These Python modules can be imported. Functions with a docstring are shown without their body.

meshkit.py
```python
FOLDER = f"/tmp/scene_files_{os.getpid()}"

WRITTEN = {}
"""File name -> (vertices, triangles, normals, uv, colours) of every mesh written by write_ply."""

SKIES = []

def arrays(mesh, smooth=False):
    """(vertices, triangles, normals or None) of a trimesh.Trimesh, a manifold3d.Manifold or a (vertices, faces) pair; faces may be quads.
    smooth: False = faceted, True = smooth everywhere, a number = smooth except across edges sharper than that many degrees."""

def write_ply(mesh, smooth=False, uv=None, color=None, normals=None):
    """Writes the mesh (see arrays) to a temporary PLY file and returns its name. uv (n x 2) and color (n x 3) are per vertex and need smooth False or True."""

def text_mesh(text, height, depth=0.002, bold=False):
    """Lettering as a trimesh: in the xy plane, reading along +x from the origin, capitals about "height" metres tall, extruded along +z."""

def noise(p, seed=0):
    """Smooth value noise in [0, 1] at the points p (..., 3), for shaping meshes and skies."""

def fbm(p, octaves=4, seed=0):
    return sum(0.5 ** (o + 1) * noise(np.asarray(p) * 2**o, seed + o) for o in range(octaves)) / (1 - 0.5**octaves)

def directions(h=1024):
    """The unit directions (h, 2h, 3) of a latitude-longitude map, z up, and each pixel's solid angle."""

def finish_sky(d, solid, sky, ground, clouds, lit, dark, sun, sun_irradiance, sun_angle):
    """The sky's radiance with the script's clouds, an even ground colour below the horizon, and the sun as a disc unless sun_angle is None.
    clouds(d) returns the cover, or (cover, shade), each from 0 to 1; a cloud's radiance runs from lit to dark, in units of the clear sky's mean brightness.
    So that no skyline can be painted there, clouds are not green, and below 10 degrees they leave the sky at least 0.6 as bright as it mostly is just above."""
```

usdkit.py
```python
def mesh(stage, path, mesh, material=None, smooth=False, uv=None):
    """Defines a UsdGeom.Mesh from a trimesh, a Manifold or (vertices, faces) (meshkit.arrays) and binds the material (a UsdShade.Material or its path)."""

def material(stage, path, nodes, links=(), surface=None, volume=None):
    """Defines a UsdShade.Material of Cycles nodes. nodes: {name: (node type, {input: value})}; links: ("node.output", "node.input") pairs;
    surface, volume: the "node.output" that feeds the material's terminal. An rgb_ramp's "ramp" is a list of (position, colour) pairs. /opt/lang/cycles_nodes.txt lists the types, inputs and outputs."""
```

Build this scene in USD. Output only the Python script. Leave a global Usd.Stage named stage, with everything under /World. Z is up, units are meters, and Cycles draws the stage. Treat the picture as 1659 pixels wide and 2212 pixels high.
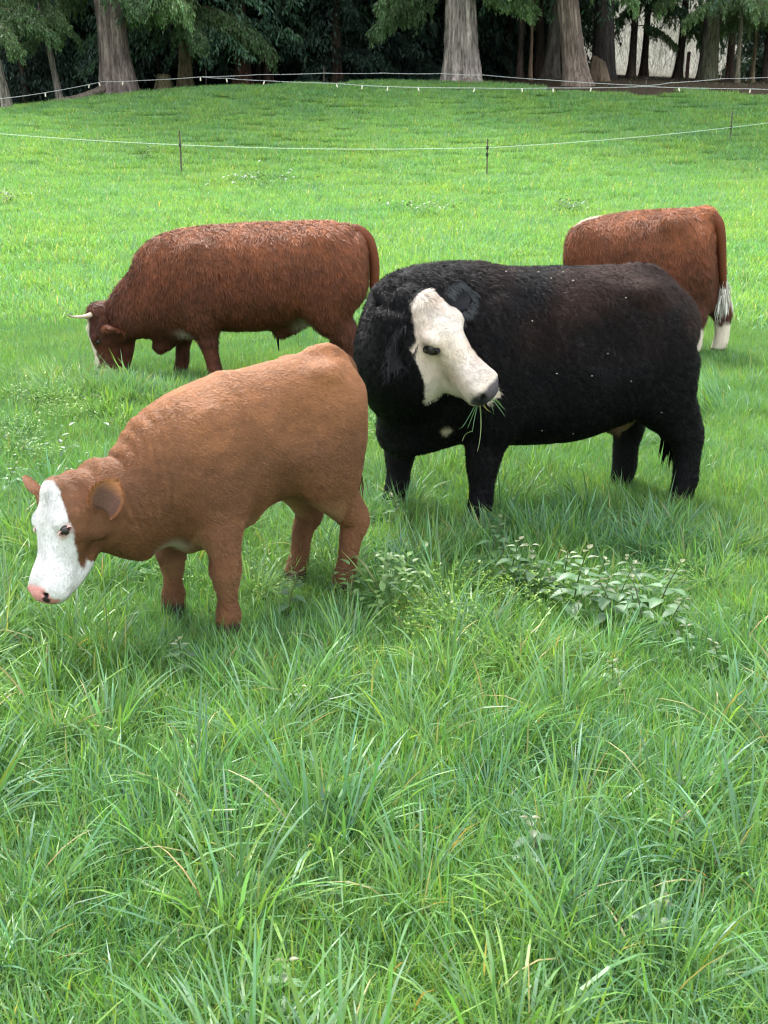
import math, random
import numpy as np, trimesh, usdkit
from scipy.spatial import cKDTree
from scipy.interpolate import PchipInterpolator
from meshkit import noise, fbm
from pxr import Usd, UsdGeom, UsdLux, UsdShade, Gf, Sdf, Vt

stage = Usd.Stage.CreateInMemory()
UsdGeom.SetStageUpAxis(stage, 'Z'); UsdGeom.SetStageMetersPerUnit(stage, 1.0)
UsdGeom.Xform.Define(stage, '/World')

# ------------------------------------------------------------------ camera
CAM_Z, PITCH, FPX, CU, CV = 1.75, math.radians(17.3), 2654.0, 829.5, 1106.0   # sizes in units of a 1659 x 2212 picture
cam = UsdGeom.Camera.Define(stage, '/World/camera')
cam.CreateHorizontalApertureAttr(24.0)
cam.CreateFocalLengthAttr(24.0 * FPX / 1659.0)
cam.CreateClippingRangeAttr(Gf.Vec2f(0.05, 2000.0))
cam.CreateFStopAttr(9.0); cam.CreateFocusDistanceAttr(5.0)
cam.AddTranslateOp().Set(Gf.Vec3d(0, 0, CAM_Z))
cam.AddRotateXOp().Set(90.0 - math.degrees(PITCH))
cam.CreateExposureAttr(2.32)

# ------------------------------------------------------------------ sky and sun (bright overcast)
SUN_EL, SUN_AZ = math.radians(56), math.radians(-25)            # azimuth = atan2(x, y) of the direction towards the sun
sky_mat = usdkit.material(stage, '/World/Looks/overcast_sky', {
    'sky': ('sky_texture', {'sky_type': 'single_scattering', 'sun_disc': False, 'sun_elevation': SUN_EL, 'sun_rotation': SUN_AZ, 'aerosol_density': 2.0}),
    'tc': ('texture_coordinate', {}),
    'n': ('noise_texture', {'scale': 2.2, 'detail': 5.0, 'roughness': 0.55}),
    'ramp': ('rgb_ramp', {'ramp': [(0.25, (5.6, 6.0, 6.5)), (0.75, (9.5, 9.8, 10.1))]}),
    'cover': ('rgb_ramp', {'ramp': [(0.2, (0.78, 0.78, 0.78)), (0.5, (0.94, 0.94, 0.94))]}),
    'sep': ('separate_xyz', {}), 'zen': ('rgb_ramp', {'ramp': [(.5, (.50, .50, .50)), (.62, (.72, .72, .72)), (.8, (1.15, 1.15, 1.15)), (1.0, (1.55, 1.55, 1.55))]}), 'grade': ('mix_color', {'blend_type': 'multiply', 'fac': 1.0, 'use_clamp': False}),
    'mix': ('mix_color', {'use_clamp': False}),
    'bg': ('background_shader', {'strength': 0.062})},
    [('tc.generated', 'n.vector'), ('n.fac', 'ramp.fac'), ('n.fac', 'cover.fac'), ('cover.color', 'mix.fac'),
     ('sky.color', 'mix.a'), ('tc.generated', 'sep.vector'), ('sep.z', 'zen.fac'), ('ramp.color', 'grade.a'), ('zen.color', 'grade.b'), ('grade.result', 'mix.b'), ('mix.result', 'bg.color')], surface='bg.background')
dome = UsdLux.DomeLight.Define(stage, '/World/sky')
dome.CreateIntensityAttr(1.0)
UsdShade.MaterialBindingAPI.Apply(dome.GetPrim()).Bind(sky_mat)
sun = UsdLux.DistantLight.Define(stage, '/World/sun')
sun.CreateIntensityAttr(0.4); sun.CreateAngleAttr(14.0); sun.CreateNormalizeAttr(True)
sun.CreateColorAttr(Gf.Vec3f(1.0, 0.97, 0.92))
sun.AddRotateZOp().Set(-math.degrees(SUN_AZ)); sun.AddRotateXOp().Set(-(90 - math.degrees(SUN_EL)))

# ------------------------------------------------------------------ helpers
_used = {}
def path_for(name, parent=None):
    base = (str(parent.GetPath()) if parent is not None else '/World') + '/' + name
    k = _used.get(base, 0); _used[base] = k + 1
    return base if k == 0 else '%s_%03d' % (base, k)

def tag(p, label=None, category=None, group=None, kind=None):
    for k, v in (('label', label), ('category', category), ('group', group), ('kind', kind)):
        if v: p.SetCustomDataByKey(k, v)
    return p

def thing(name, label, category, loc=(0, 0, 0), rotz=0.0, group=None, kind=None):
    x = UsdGeom.Xform.Define(stage, path_for(name))
    x.AddTranslateOp().Set(Gf.Vec3d(*map(float, loc)))
    if rotz: x.AddRotateZOp().Set(math.degrees(rotz))
    return tag(x.GetPrim(), label, category, group, kind)

def obj(name, mesh, mat, parent=None, smooth=False, colors=None, normals=None):
    m = usdkit.mesh(stage, path_for(name, parent), mesh, mat, smooth=smooth)
    if colors is not None:
        UsdGeom.PrimvarsAPI(m).CreatePrimvar('tint', Sdf.ValueTypeNames.Color3fArray, 'vertex').Set(Vt.Vec3fArray.FromNumpy(np.asarray(colors, np.float32)))
    if normals is not None:
        m.CreateNormalsAttr(Vt.Vec3fArray.FromNumpy(np.asarray(normals, np.float32))); m.SetNormalsInterpolation('vertex')
    return m.GetPrim()

def unit(v):
    v = np.asarray(v, float); return v / np.maximum(np.linalg.norm(v, axis=-1, keepdims=True), 1e-9)

def ray(u, v):
    a, b = (u - CU) / FPX, (v - CV) / FPX
    c, s = math.cos(PITCH), math.sin(PITCH)
    return np.array([a, c - b * s, -s - b * c])

def tube(points, radii, sides=8, cap=True):
    P = np.asarray(points, float); R = np.broadcast_to(np.asarray(radii, float), (len(P),))
    T = np.gradient(P, axis=0); T = unit(T)
    ref = np.array([0, 0, 1.0]) if abs(T[:, 2]).mean() < 0.8 else np.array([1.0, 0, 0])
    A = unit(np.cross(T, ref)); B = np.cross(T, A)
    th = np.linspace(0, 2 * math.pi, sides, endpoint=False)
    V = P[:, None] + R[:, None, None] * (np.cos(th)[None, :, None] * A[:, None] + np.sin(th)[None, :, None] * B[:, None])
    n = len(P); V = V.reshape(-1, 3); F = []
    for i in range(n - 1):
        for j in range(sides):
            a, b = i * sides + j, i * sides + (j + 1) % sides
            F += [[a, a + sides, b], [b, a + sides, b + sides]]
    if cap:
        V = np.vstack([V, P[0], P[-1]]); c0, c1 = len(V) - 2, len(V) - 1
        for j in range(sides):
            F += [[c0, j, (j + 1) % sides], [c1, (n - 1) * sides + (j + 1) % sides, (n - 1) * sides + j]]
    return V, np.array(F)

def join(ms):
    V, F, n = [], [], 0
    for v, f in ms:
        V.append(v); F.append(np.asarray(f) + n); n += len(v)
    return np.vstack(V), np.vstack(F)

# ------------------------------------------------------------------ lie of the land
def ground_z(x, y):
    x, y = np.asarray(x, float), np.asarray(y, float)
    prof = _prof(np.clip(y, -30, 160))
    drop = np.where(x < 0, 0.0062, 0.0016) * x ** 2
    k = np.clip((y - 14) / 22, 0, 1) ** 1.5
    drop = np.minimum(drop, 3.0)
    rise = .45 * np.clip((x - 2.5) / 4, 0, 1) * np.clip((y - 36) / 16, 0, 1)
    return prof + rise - drop * k + 0.05 * (noise(np.stack([x * .35, y * .35, 0 * x], -1), 3) - .5) * np.clip((y - 7) / 6, 0, 1)
_prof = PchipInterpolator([-30, 0, 10, 17, 24, 30, 36, 38, 60, 78, 90, 120, 160], [0, 0, 0, .34, .88, 1.85, 2.92, 3.05, 3.75, 4.6, 7.2, 14.5, 21])

def ground_hit(u, v, lo=1.5, hi=90):
    d = ray(u, v); ts = np.linspace(lo, hi, 4000)
    p = ts[:, None] * d + [0, 0, CAM_Z]
    below = np.nonzero(p[:, 2] < ground_z(p[:, 0], p[:, 1]))[0]
    return p[below[0]] if len(below) else None

def at(u, v, y):
    d = ray(u, v); return np.array([0, 0, CAM_Z]) + d * (y / d[1])
# ------------------------------------------------------------------ materials
def mat(name, nodes, links, surface='p.BSDF'):
    return usdkit.material(stage, '/World/Looks/' + name, nodes, links, surface=surface)

def tinted(name, rough=0.6, spec=0.5, bump=0.0, scale=60.0, vary=0.0, extra=None):
    nodes = {'a': ('attribute', {'attribute': 'tint'}), 'p': ('principled_bsdf', {'roughness': rough, 'specular_ior_level': spec, **(extra or {})}),
             'g': ('geometry', {}), 'n': ('noise_texture', {'scale': scale, 'detail': 3.0})}
    links = [('g.position', 'n.vector')]
    if vary:
        nodes['r'] = ('rgb_ramp', {'ramp': [(.25, (1 - vary,) * 3), (.75, (1 + vary,) * 3)]}); nodes['m'] = ('mix_color', {'blend_type': 'multiply', 'fac': 1.0, 'use_clamp': False})
        links += [('n.fac', 'r.fac'), ('a.color', 'm.a'), ('r.color', 'm.b'), ('m.result', 'p.base_color')]
    else:
        links += [('a.color', 'p.base_color')]
    if bump:
        nodes['b'] = ('bump', {'strength': bump, 'distance': 0.01}); links += [('n.fac', 'b.height'), ('b.normal', 'p.normal')]
    return mat(name, nodes, links)

def plain(name, col, rough=0.6, spec=0.5, scale=30.0, vary=0.2, bump=0.0, **extra):
    c = np.array(col)
    nodes = {'g': ('texture_coordinate', {}), 'n': ('noise_texture', {'scale': scale, 'detail': 4.0}),
             'r': ('rgb_ramp', {'ramp': [(.3, tuple(c * (1 - vary))), (.7, tuple(c * (1 + vary)))]}), 'p': ('principled_bsdf', {'roughness': rough, 'specular_ior_level': spec, **extra})}
    links = [('g.object', 'n.vector'), ('n.fac', 'r.fac'), ('r.color', 'p.base_color')]
    if bump:
        nodes['b'] = ('bump', {'strength': bump, 'distance': 0.02}); links += [('n.fac', 'b.height'), ('b.normal', 'p.normal')]
    return mat(name, nodes, links)

def leafy(name, transl=0.35, rough=0.4, spec=0.5, patch=True, tcol=(1.25, 1.2, .55)):
    nodes = {'a': ('attribute', {'attribute': 'tint'}), 'g': ('geometry', {}), 'n': ('noise_texture', {'scale': .75, 'detail': 3.0}), 'n2': ('noise_texture', {'scale': 3.1, 'detail': 2.0}),
             'r': ('rgb_ramp', {'ramp': [(.3, (.86, .95, 1.08)), (.5, (1, 1, 1)), (.7, (1.16, 1.05, .88))]}), 'r2': ('rgb_ramp', {'ramp': [(.3, (.86, .9, .96)), (.7, (1.14, 1.1, 1.0))]}),
             'm': ('mix_color', {'blend_type': 'multiply', 'fac': 1.0 if patch else 0.35, 'use_clamp': False}), 'm2': ('mix_color', {'blend_type': 'multiply', 'fac': 1.0 if patch else .3, 'use_clamp': False}),
             'tc': ('mix_color', {'blend_type': 'multiply', 'fac': 1.0, 'b': tcol, 'use_clamp': False}), 't': ('translucent_bsdf', {}), 'p': ('principled_bsdf', {'roughness': rough, 'specular_ior_level': spec}), 'x': ('mix_closure', {'fac': transl})}
    links = [('g.position', 'n.vector'), ('g.position', 'n2.vector'), ('n.fac', 'r.fac'), ('n2.fac', 'r2.fac'), ('a.color', 'm.a'), ('r.color', 'm.b'), ('m.result', 'm2.a'), ('r2.color', 'm2.b'),
             ('m2.result', 'p.base_color'), ('m2.result', 'tc.a'), ('tc.result', 't.color'), ('p.BSDF', 'x.closure1'), ('t.BSDF', 'x.closure2')]
    return mat(name, nodes, links, 'x.closure')

M_GRASS = leafy('grass_blade', .41, .40, .40)
M_LEAF = leafy('nettle_leaf', .25, .45, .5, patch=False)
M_CEDAR = leafy('cedar_frond', .2, .55, .3, patch=False)
M_SKIN = tinted('hide', .75, .25, bump=.35, scale=120.0)
M_HAIR = tinted('hair', .55, .35, scale=18.0, vary=.10)
M_BLACKHAIR = tinted('glossy_black_hair', .50, .07)
M_EYE = plain('eye', (.012, .009, .008), .06, .6, vary=.1)
M_HORN = tinted('horn', .35, .5)
M_TWIG = tinted('bare_twigs', .8, .3)
# ------------------------------------------------------------------ ground: one sheet from behind the camera to beyond the wood
def grid_sheet(xs, ys, zf):
    X, Y = np.meshgrid(xs, ys, indexing='ij'); Z = zf(X, Y)
    V = np.stack([X, Y, Z], -1).reshape(-1, 3); a, b = len(xs), len(ys)
    i = (np.arange(a - 1)[:, None] * b + np.arange(b - 1)[None]).ravel()
    return V, np.stack([i, i + b, i + b + 1, i + 1], 1)

gx = np.unique(np.r_[np.linspace(-90, -16, 38), np.linspace(-16, 16, 129), np.linspace(16, 90, 38)])
gy = np.unique(np.r_[np.linspace(-30, -4, 14), np.linspace(-4, 14, 61), np.linspace(14, 46, 129), np.linspace(46, 170, 63)])
gv, gf = grid_sheet(gx, gy, ground_z)
def edge_of_wood(x):                                     # the line along which the pasture ends under the trees
    return 37.2 - 2.9 * np.clip((x - 2.2) / 4, 0, 1) + .5 * np.sin(x * .9) + .3 * np.sin(x * 2.3 + 1)
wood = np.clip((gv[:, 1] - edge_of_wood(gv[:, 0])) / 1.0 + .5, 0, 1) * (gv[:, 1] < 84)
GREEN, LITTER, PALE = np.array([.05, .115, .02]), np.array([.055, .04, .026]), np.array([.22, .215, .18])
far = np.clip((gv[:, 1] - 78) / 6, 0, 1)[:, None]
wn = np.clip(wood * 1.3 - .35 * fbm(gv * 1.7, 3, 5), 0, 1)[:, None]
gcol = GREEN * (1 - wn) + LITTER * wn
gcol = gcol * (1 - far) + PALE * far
M_GROUND = tinted('pasture_soil', .95, .1, bump=.6, scale=9.0, vary=.3)
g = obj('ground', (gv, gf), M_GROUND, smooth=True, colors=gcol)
tag(g, kind='structure')
# ------------------------------------------------------------------ grass
def blades(rng, root, height, width, lean, az, arch, col, segs=4):
    """Arched ribbons. All arrays of length n; az: direction of lean; arch: how far the tip bends over (radians)."""
    n = len(height)
    d = np.stack([np.cos(az), np.sin(az), 0 * az], 1); up = np.array([0, 0, 1.0])
    tw = az + math.pi / 2 + rng.normal(0, .7, n)
    s = np.stack([np.cos(tw), np.sin(tw), 0 * tw], 1)
    P = root.copy(); V = []; ang = lean.copy()
    prof = np.interp(np.linspace(0, 1, segs + 1), [0, .25, .6, .85, 1], [.55, .95, 1, .6, .0])
    rows = [P.copy()]
    for k in range(segs):
        ang = ang + arch / segs
        P = P + (d * np.sin(ang)[:, None] + up * np.cos(ang)[:, None]) * (height / segs)[:, None]
        rows.append(P.copy())
    for k, P in enumerate(rows):
        if k < segs:
            V += [P - s * (width * prof[k] / 2)[:, None], P + s * (width * prof[k] / 2)[:, None]]
        else: V += [P]
    V = np.stack(V, 1); m = 2 * segs + 1
    T = []
    for k in range(segs - 1): T += [[2 * k, 2 * k + 1, 2 * k + 3], [2 * k, 2 * k + 3, 2 * k + 2]]
    T += [[2 * segs - 2, 2 * segs - 1, 2 * segs]]
    F = (np.arange(n)[:, None, None] * m + np.array(T)[None]).reshape(-1, 3)
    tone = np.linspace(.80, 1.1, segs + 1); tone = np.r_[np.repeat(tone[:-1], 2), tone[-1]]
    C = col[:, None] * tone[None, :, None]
    return V.reshape(-1, 3), F, C.reshape(-1, 3)

FRESH, BLUE, LIME, DRY = np.array([.136, .296, .088]), np.array([.150, .288, .156]), np.array([.210, .350, .083]), np.array([.42, .36, .17])
def blade_colours(rng, n, blue=.3, lime=.22, dry=.02):
    u = rng.random(n)[:, None]
    c = np.where(u < blue, BLUE, np.where(u < blue + lime, LIME, np.where(u > 1 - dry, DRY, FRESH)))
    return c * rng.uniform(.72, 1.28, (n, 1)) * (1 + .06 * rng.normal(size=(n, 3)))

def disc(rng, n, r):
    a, q = rng.uniform(0, 2 * math.pi, n), r * np.sqrt(rng.random(n))
    return np.stack([q * np.cos(a), q * np.sin(a), np.full(n, -.012)], 1)

def patch_short(rng, r=.19, n=400, h=(.045, .125), w=(.0022, .0042), blue=.25):
    return blades(rng, disc(rng, n, r), rng.uniform(*h, n), rng.uniform(*w, n), np.abs(rng.normal(.18, .2, n)), rng.uniform(0, 2 * math.pi, n), np.abs(rng.normal(.55, .5, n)), blade_colours(rng, n, blue), 3)

def tuft(rng, n=75, r=.075, h=(.17, .36), w=(.0042, .0090), blue=.5, comb=None, spread=.35):
    p = disc(rng, n, r); az = np.arctan2(p[:, 1], p[:, 0]) + rng.normal(0, .7, n)
    if comb is not None: az = comb + rng.normal(0, .55, n)
    lean = np.abs(rng.normal(spread * .6, .22, n)) + np.linalg.norm(p[:, :2], axis=1) / r * spread * .5
    arch = np.where(rng.random(n) < .4, rng.uniform(1.0, 2.2, n), np.abs(rng.normal(.5, .35, n)))
    return blades(rng, p, rng.uniform(*h, n), rng.uniform(*w, n), lean, az, arch, blade_colours(rng, n, blue, .15, .03), 5)

def clover(rng, n=110, r=.16):
    """Low broad-leaved ground cover: small round leaflets on short stalks."""
    Vs, Fs, Cs = [], [], []; k0 = 0
    for i in range(n):
        a, q = rng.uniform(0, 2 * math.pi), r * math.sqrt(rng.random()); c = np.array([q * math.cos(a), q * math.sin(a), rng.uniform(.05, .16)])
        for j in range(3):
            t = a + j * 2.1 + rng.normal(0, .3); L = rng.uniform(.006, .0115); d = np.array([math.cos(t), math.sin(t), rng.uniform(-.1, .5)]); s = np.array([-math.sin(t), math.cos(t), 0])
            pts = np.array([c, c + d * L * .5 - s * L * .42, c + d * L * 1.05 - s * L * .2, c + d * L * 1.05 + s * L * .2, c + d * L * .5 + s * L * .42])
            Vs.append(pts); Fs += [[k0, k0 + 1, k0 + 2], [k0, k0 + 2, k0 + 3], [k0, k0 + 3, k0 + 4]]; k0 += 5
            Cs.append(np.tile(np.array([.15, .27, .04]) * rng.uniform(.7, 1.35), (5, 1)))
    return np.vstack(Vs), np.array(Fs), np.vstack(Cs)

def instancer(name, protos, idx, pos, rot, scl, mat, parent=None):
    pi = UsdGeom.PointInstancer.Define(stage, path_for(name, parent))
    base = str(pi.GetPath()) + '/kinds'
    UsdGeom.Scope.Define(stage, base)
    rel = pi.CreatePrototypesRel()
    for i, (V, F, C) in enumerate(protos):
        m = usdkit.mesh(stage, '%s/clump_%03d' % (base, i), (V, F), mat)
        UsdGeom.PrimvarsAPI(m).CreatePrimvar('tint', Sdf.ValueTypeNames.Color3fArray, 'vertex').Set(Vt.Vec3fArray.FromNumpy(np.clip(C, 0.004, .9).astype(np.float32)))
        rel.AddTarget(m.GetPath())
    pi.CreateProtoIndicesAttr(Vt.IntArray.FromNumpy(np.asarray(idx, np.int32)))
    pi.CreatePositionsAttr(Vt.Vec3fArray.FromNumpy(np.asarray(pos, np.float32)))
    pi.CreateScalesAttr(Vt.Vec3fArray.FromNumpy(np.asarray(scl, np.float32)))
    pi.CreateOrientationsAttr(Vt.QuathArray([Gf.Quath(float(math.cos(a / 2)), 0, 0, float(math.sin(a / 2))) for a in rot]))
    return pi.GetPrim()

def jitter_grid(rng, y0, y1, step, margin=.7):
    xs, ys = [], []
    for y in np.arange(y0, y1, step):
        half = .325 * y + margin
        x = np.arange(-half, half, step); xs.append(x); ys.append(np.full(len(x), y))
    p = np.stack([np.concatenate(xs), np.concatenate(ys)], 1)
    return p + rng.uniform(-.5, .5, p.shape) * step

rng = np.random.default_rng(11)
short = [patch_short(rng, blue=b) for b in (.1, .2, .3, .45)]
mid = [patch_short(rng, n=200, h=(.08, .20), w=(.003, .0055), blue=b) for b in (.15, .3, .5)]
tufts = [tuft(rng, blue=b, spread=s) for b, s in ((.4, .25), (.6, .4), (.8, .5), (.3, .35))]
combed = [tuft(rng, n=90, r=.11, h=(.2, .4), blue=b, comb=0.0, spread=.6) for b in (.4, .75)]
far_short = [patch_short(rng, r=.42, n=420, h=(.05, .14), w=(.006, .011), blue=b) for b in (.1, .25, .4)]
far_tuft = [tuft(rng, n=60, r=.16, h=(.12, .24), w=(.006, .011), blue=b) for b in (.5, .8)]
low = [clover(rng) for _ in range(2)]

P, I, R, S = [], [], [], []
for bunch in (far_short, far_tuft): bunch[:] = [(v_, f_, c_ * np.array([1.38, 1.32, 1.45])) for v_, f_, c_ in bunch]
protos = short + mid + tufts + combed + far_short + far_tuft + low
o_mid, o_tuft, o_comb, o_far, o_ft, o_low = 4, 7, 11, 13, 16, 18
FEET = np.array([(-.56, 3.97), (-.60, 4.15), (-.75, 4.4), (-.2, 4.5), (-.38, 4.6), (.43, 5.35), (.1, 5.8), (1.42, 5.65), (1.2, 5.8), (-1.25, 8.7), (-1.5, 8.95), (-.4, 8.8), (2.5, 9.75), (2.75, 9.7)])
def trodden(p):                                          # grazed and trampled short round the animals' feet
    d = np.min(np.linalg.norm((p[:, None, :2] - FEET[None]) / [1.0, 1.3], axis=2), axis=1); w = np.where(p[:, 1] < 4.75, .62, .22); return w * np.clip(1.15 - d / .42, 0, 1)
def put(p, i, r, s):
    d = np.hypot((p[:, 0] - .92) / .55, (p[:, 1] - 4.62) / .34); nettle_bed = np.clip(1.3 - d, 0, 1)
    s = np.asarray(s) * (1 - .52 * trodden(p)) * (1 - .35 * nettle_bed)
    P.append(np.c_[p, ground_z(p[:, 0], p[:, 1])]); I.append(i); R.append(r); S.append(np.repeat(np.asarray(s)[:, None], 3, 1))
def lush(p): return fbm(np.c_[p * .75, 0 * p[:, :1]], 3, 77)
p = jitter_grid(rng, 1.2, 12.5, .155); n = len(p); q = lush(p)
put(p, rng.integers(0, 4, n), rng.uniform(0, 6.28, n), rng.uniform(.75, 1.2, n) * np.where(p[:, 1] < 6.5, 1, .85))
p = jitter_grid(rng, 1.2, 12.5, .21); q = lush(p); near = np.clip((9.0 - p[:, 1]) / 4.0, .08, 1)
k = rng.random(len(p)) < near * (.25 + 1.3 * np.clip(q - .35, 0, .5)); p = p[k]; n = len(p)
put(p, o_mid + rng.integers(0, 3, n), rng.uniform(0, 6.28, n), rng.uniform(.7, 1.25, n))
p = jitter_grid(rng, 1.2, 12.5, .25); q = lush(p); near = np.clip((9.2 - p[:, 1]) / 4.0, .07, 1)
k = rng.random(len(p)) < near * np.clip((q - .38) * 4.5, .12, .95) * (1 - trodden(p)); p = p[k]; n = len(p)
put(p, o_tuft + rng.integers(0, 4, n), rng.uniform(0, 6.28, n), rng.uniform(.5, 1.15, n) * np.clip(1.5 - p[:, 1] * .12, .42, 1))
p = jitter_grid(rng, 1.2, 9.0, .34); q = lush(p + 40); k = rng.random(len(p)) < np.clip((q - .45) * 4, 0, .7) * (1 - trodden(p)); p = p[k]; n = len(p)
swirl = 6.28 * fbm(np.c_[p * .45, 0 * p[:, :1]], 2, 31) * 1.6
put(p, o_comb + rng.integers(0, 2, n), swirl + rng.normal(0, .25, n), rng.uniform(.6, 1.05, n))
# taller bluish tufts where the left steer pushes its muzzle in, and in front of the black steer
for cx, cy, rx, ry, m in ((-1.75, 8.15, .85, .22, 60), (-2.35, 8.55, .4, .3, 22), (.95, 5.02, .75, .16, 40), (.05, 5.55, .35, .2, 16)):
    a_, q_ = rng.uniform(0, 6.28, m), np.sqrt(rng.random(m)); p = np.stack([cx + rx * q_ * np.cos(a_), cy + ry * q_ * np.sin(a_)], 1)
    put(p, o_tuft + rng.integers(0, 3, m), rng.uniform(0, 6.28, m), rng.uniform(.5, .8, m))
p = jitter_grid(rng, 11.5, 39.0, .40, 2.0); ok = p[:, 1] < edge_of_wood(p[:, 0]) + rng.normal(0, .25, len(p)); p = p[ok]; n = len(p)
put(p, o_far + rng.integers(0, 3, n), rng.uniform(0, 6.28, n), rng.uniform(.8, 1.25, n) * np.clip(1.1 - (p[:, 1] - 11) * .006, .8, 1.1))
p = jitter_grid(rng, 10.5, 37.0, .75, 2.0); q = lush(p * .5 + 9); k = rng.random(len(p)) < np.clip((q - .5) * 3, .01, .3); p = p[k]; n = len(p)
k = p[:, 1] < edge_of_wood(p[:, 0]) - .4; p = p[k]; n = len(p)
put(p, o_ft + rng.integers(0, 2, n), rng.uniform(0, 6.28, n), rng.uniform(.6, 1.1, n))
p = jitter_grid(rng, 2.0, 8.5, .2); q = fbm(np.c_[p * .9, 0 * p[:, :1] + 5], 3, 7) - .25 * np.clip((3.6 - p[:, 1]), 0, 1)
spot = np.exp(-(((p[:, 0] - .45) / 1.0) ** 2 + ((p[:, 1] - 4.35) / .35) ** 2))
k = rng.random(len(p)) < np.clip((q - .60) * 5, 0, .35) + .75 * spot; p = p[k]; n = len(p)
put(p, o_low + rng.integers(0, 2, n), rng.uniform(0, 6.28, n), rng.uniform(.7, 1.2, n))
grass = instancer('grass', protos, np.concatenate(I), np.vstack(P), np.concatenate(R), np.vstack(S), M_GRASS)
tag(grass, 'lush green pasture grass with low clover covering the whole field', 'grass', kind='stuff')
# ------------------------------------------------------------------ nettles and other broad-leaved weeds
def nettle_leaf(L, W, fold, curl, teeth=8, petiole=.2):
    """Ovate toothed leaf along +x, folded along its midrib and arched downwards."""
    n = teeth * 2 + 1
    t = np.linspace(0, 1, n); w = W / 2 * np.sin(math.pi * t ** .72) ** .85 * (1 - .15 * t); w[-1] = 0
    w = w * (1 + .08 * np.where(np.arange(n) % 2, 1, -1))
    x = L * (petiole + t); z = -curl * L * t ** 2 + .1 * L * t
    mid = np.stack([x, 0 * x, z], 1)
    sides = [np.stack([x + .03 * L * (np.arange(n) % 2), s * w, z + fold * w], 1) for s in (-1, 1)]
    V = np.vstack([mid, *sides, [[0, -.0012, 0], [0, .0012, 0]]]); F = []
    for i in range(n - 1):
        F += [[i, i + 1, n + i + 1], [i, n + i + 1, n + i], [i, 2 * n + i + 1, i + 1], [i, 2 * n + i, 2 * n + i + 1]]
    F += [[3 * n, 3 * n + 1, 0]]
    return V, np.array(F)

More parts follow.
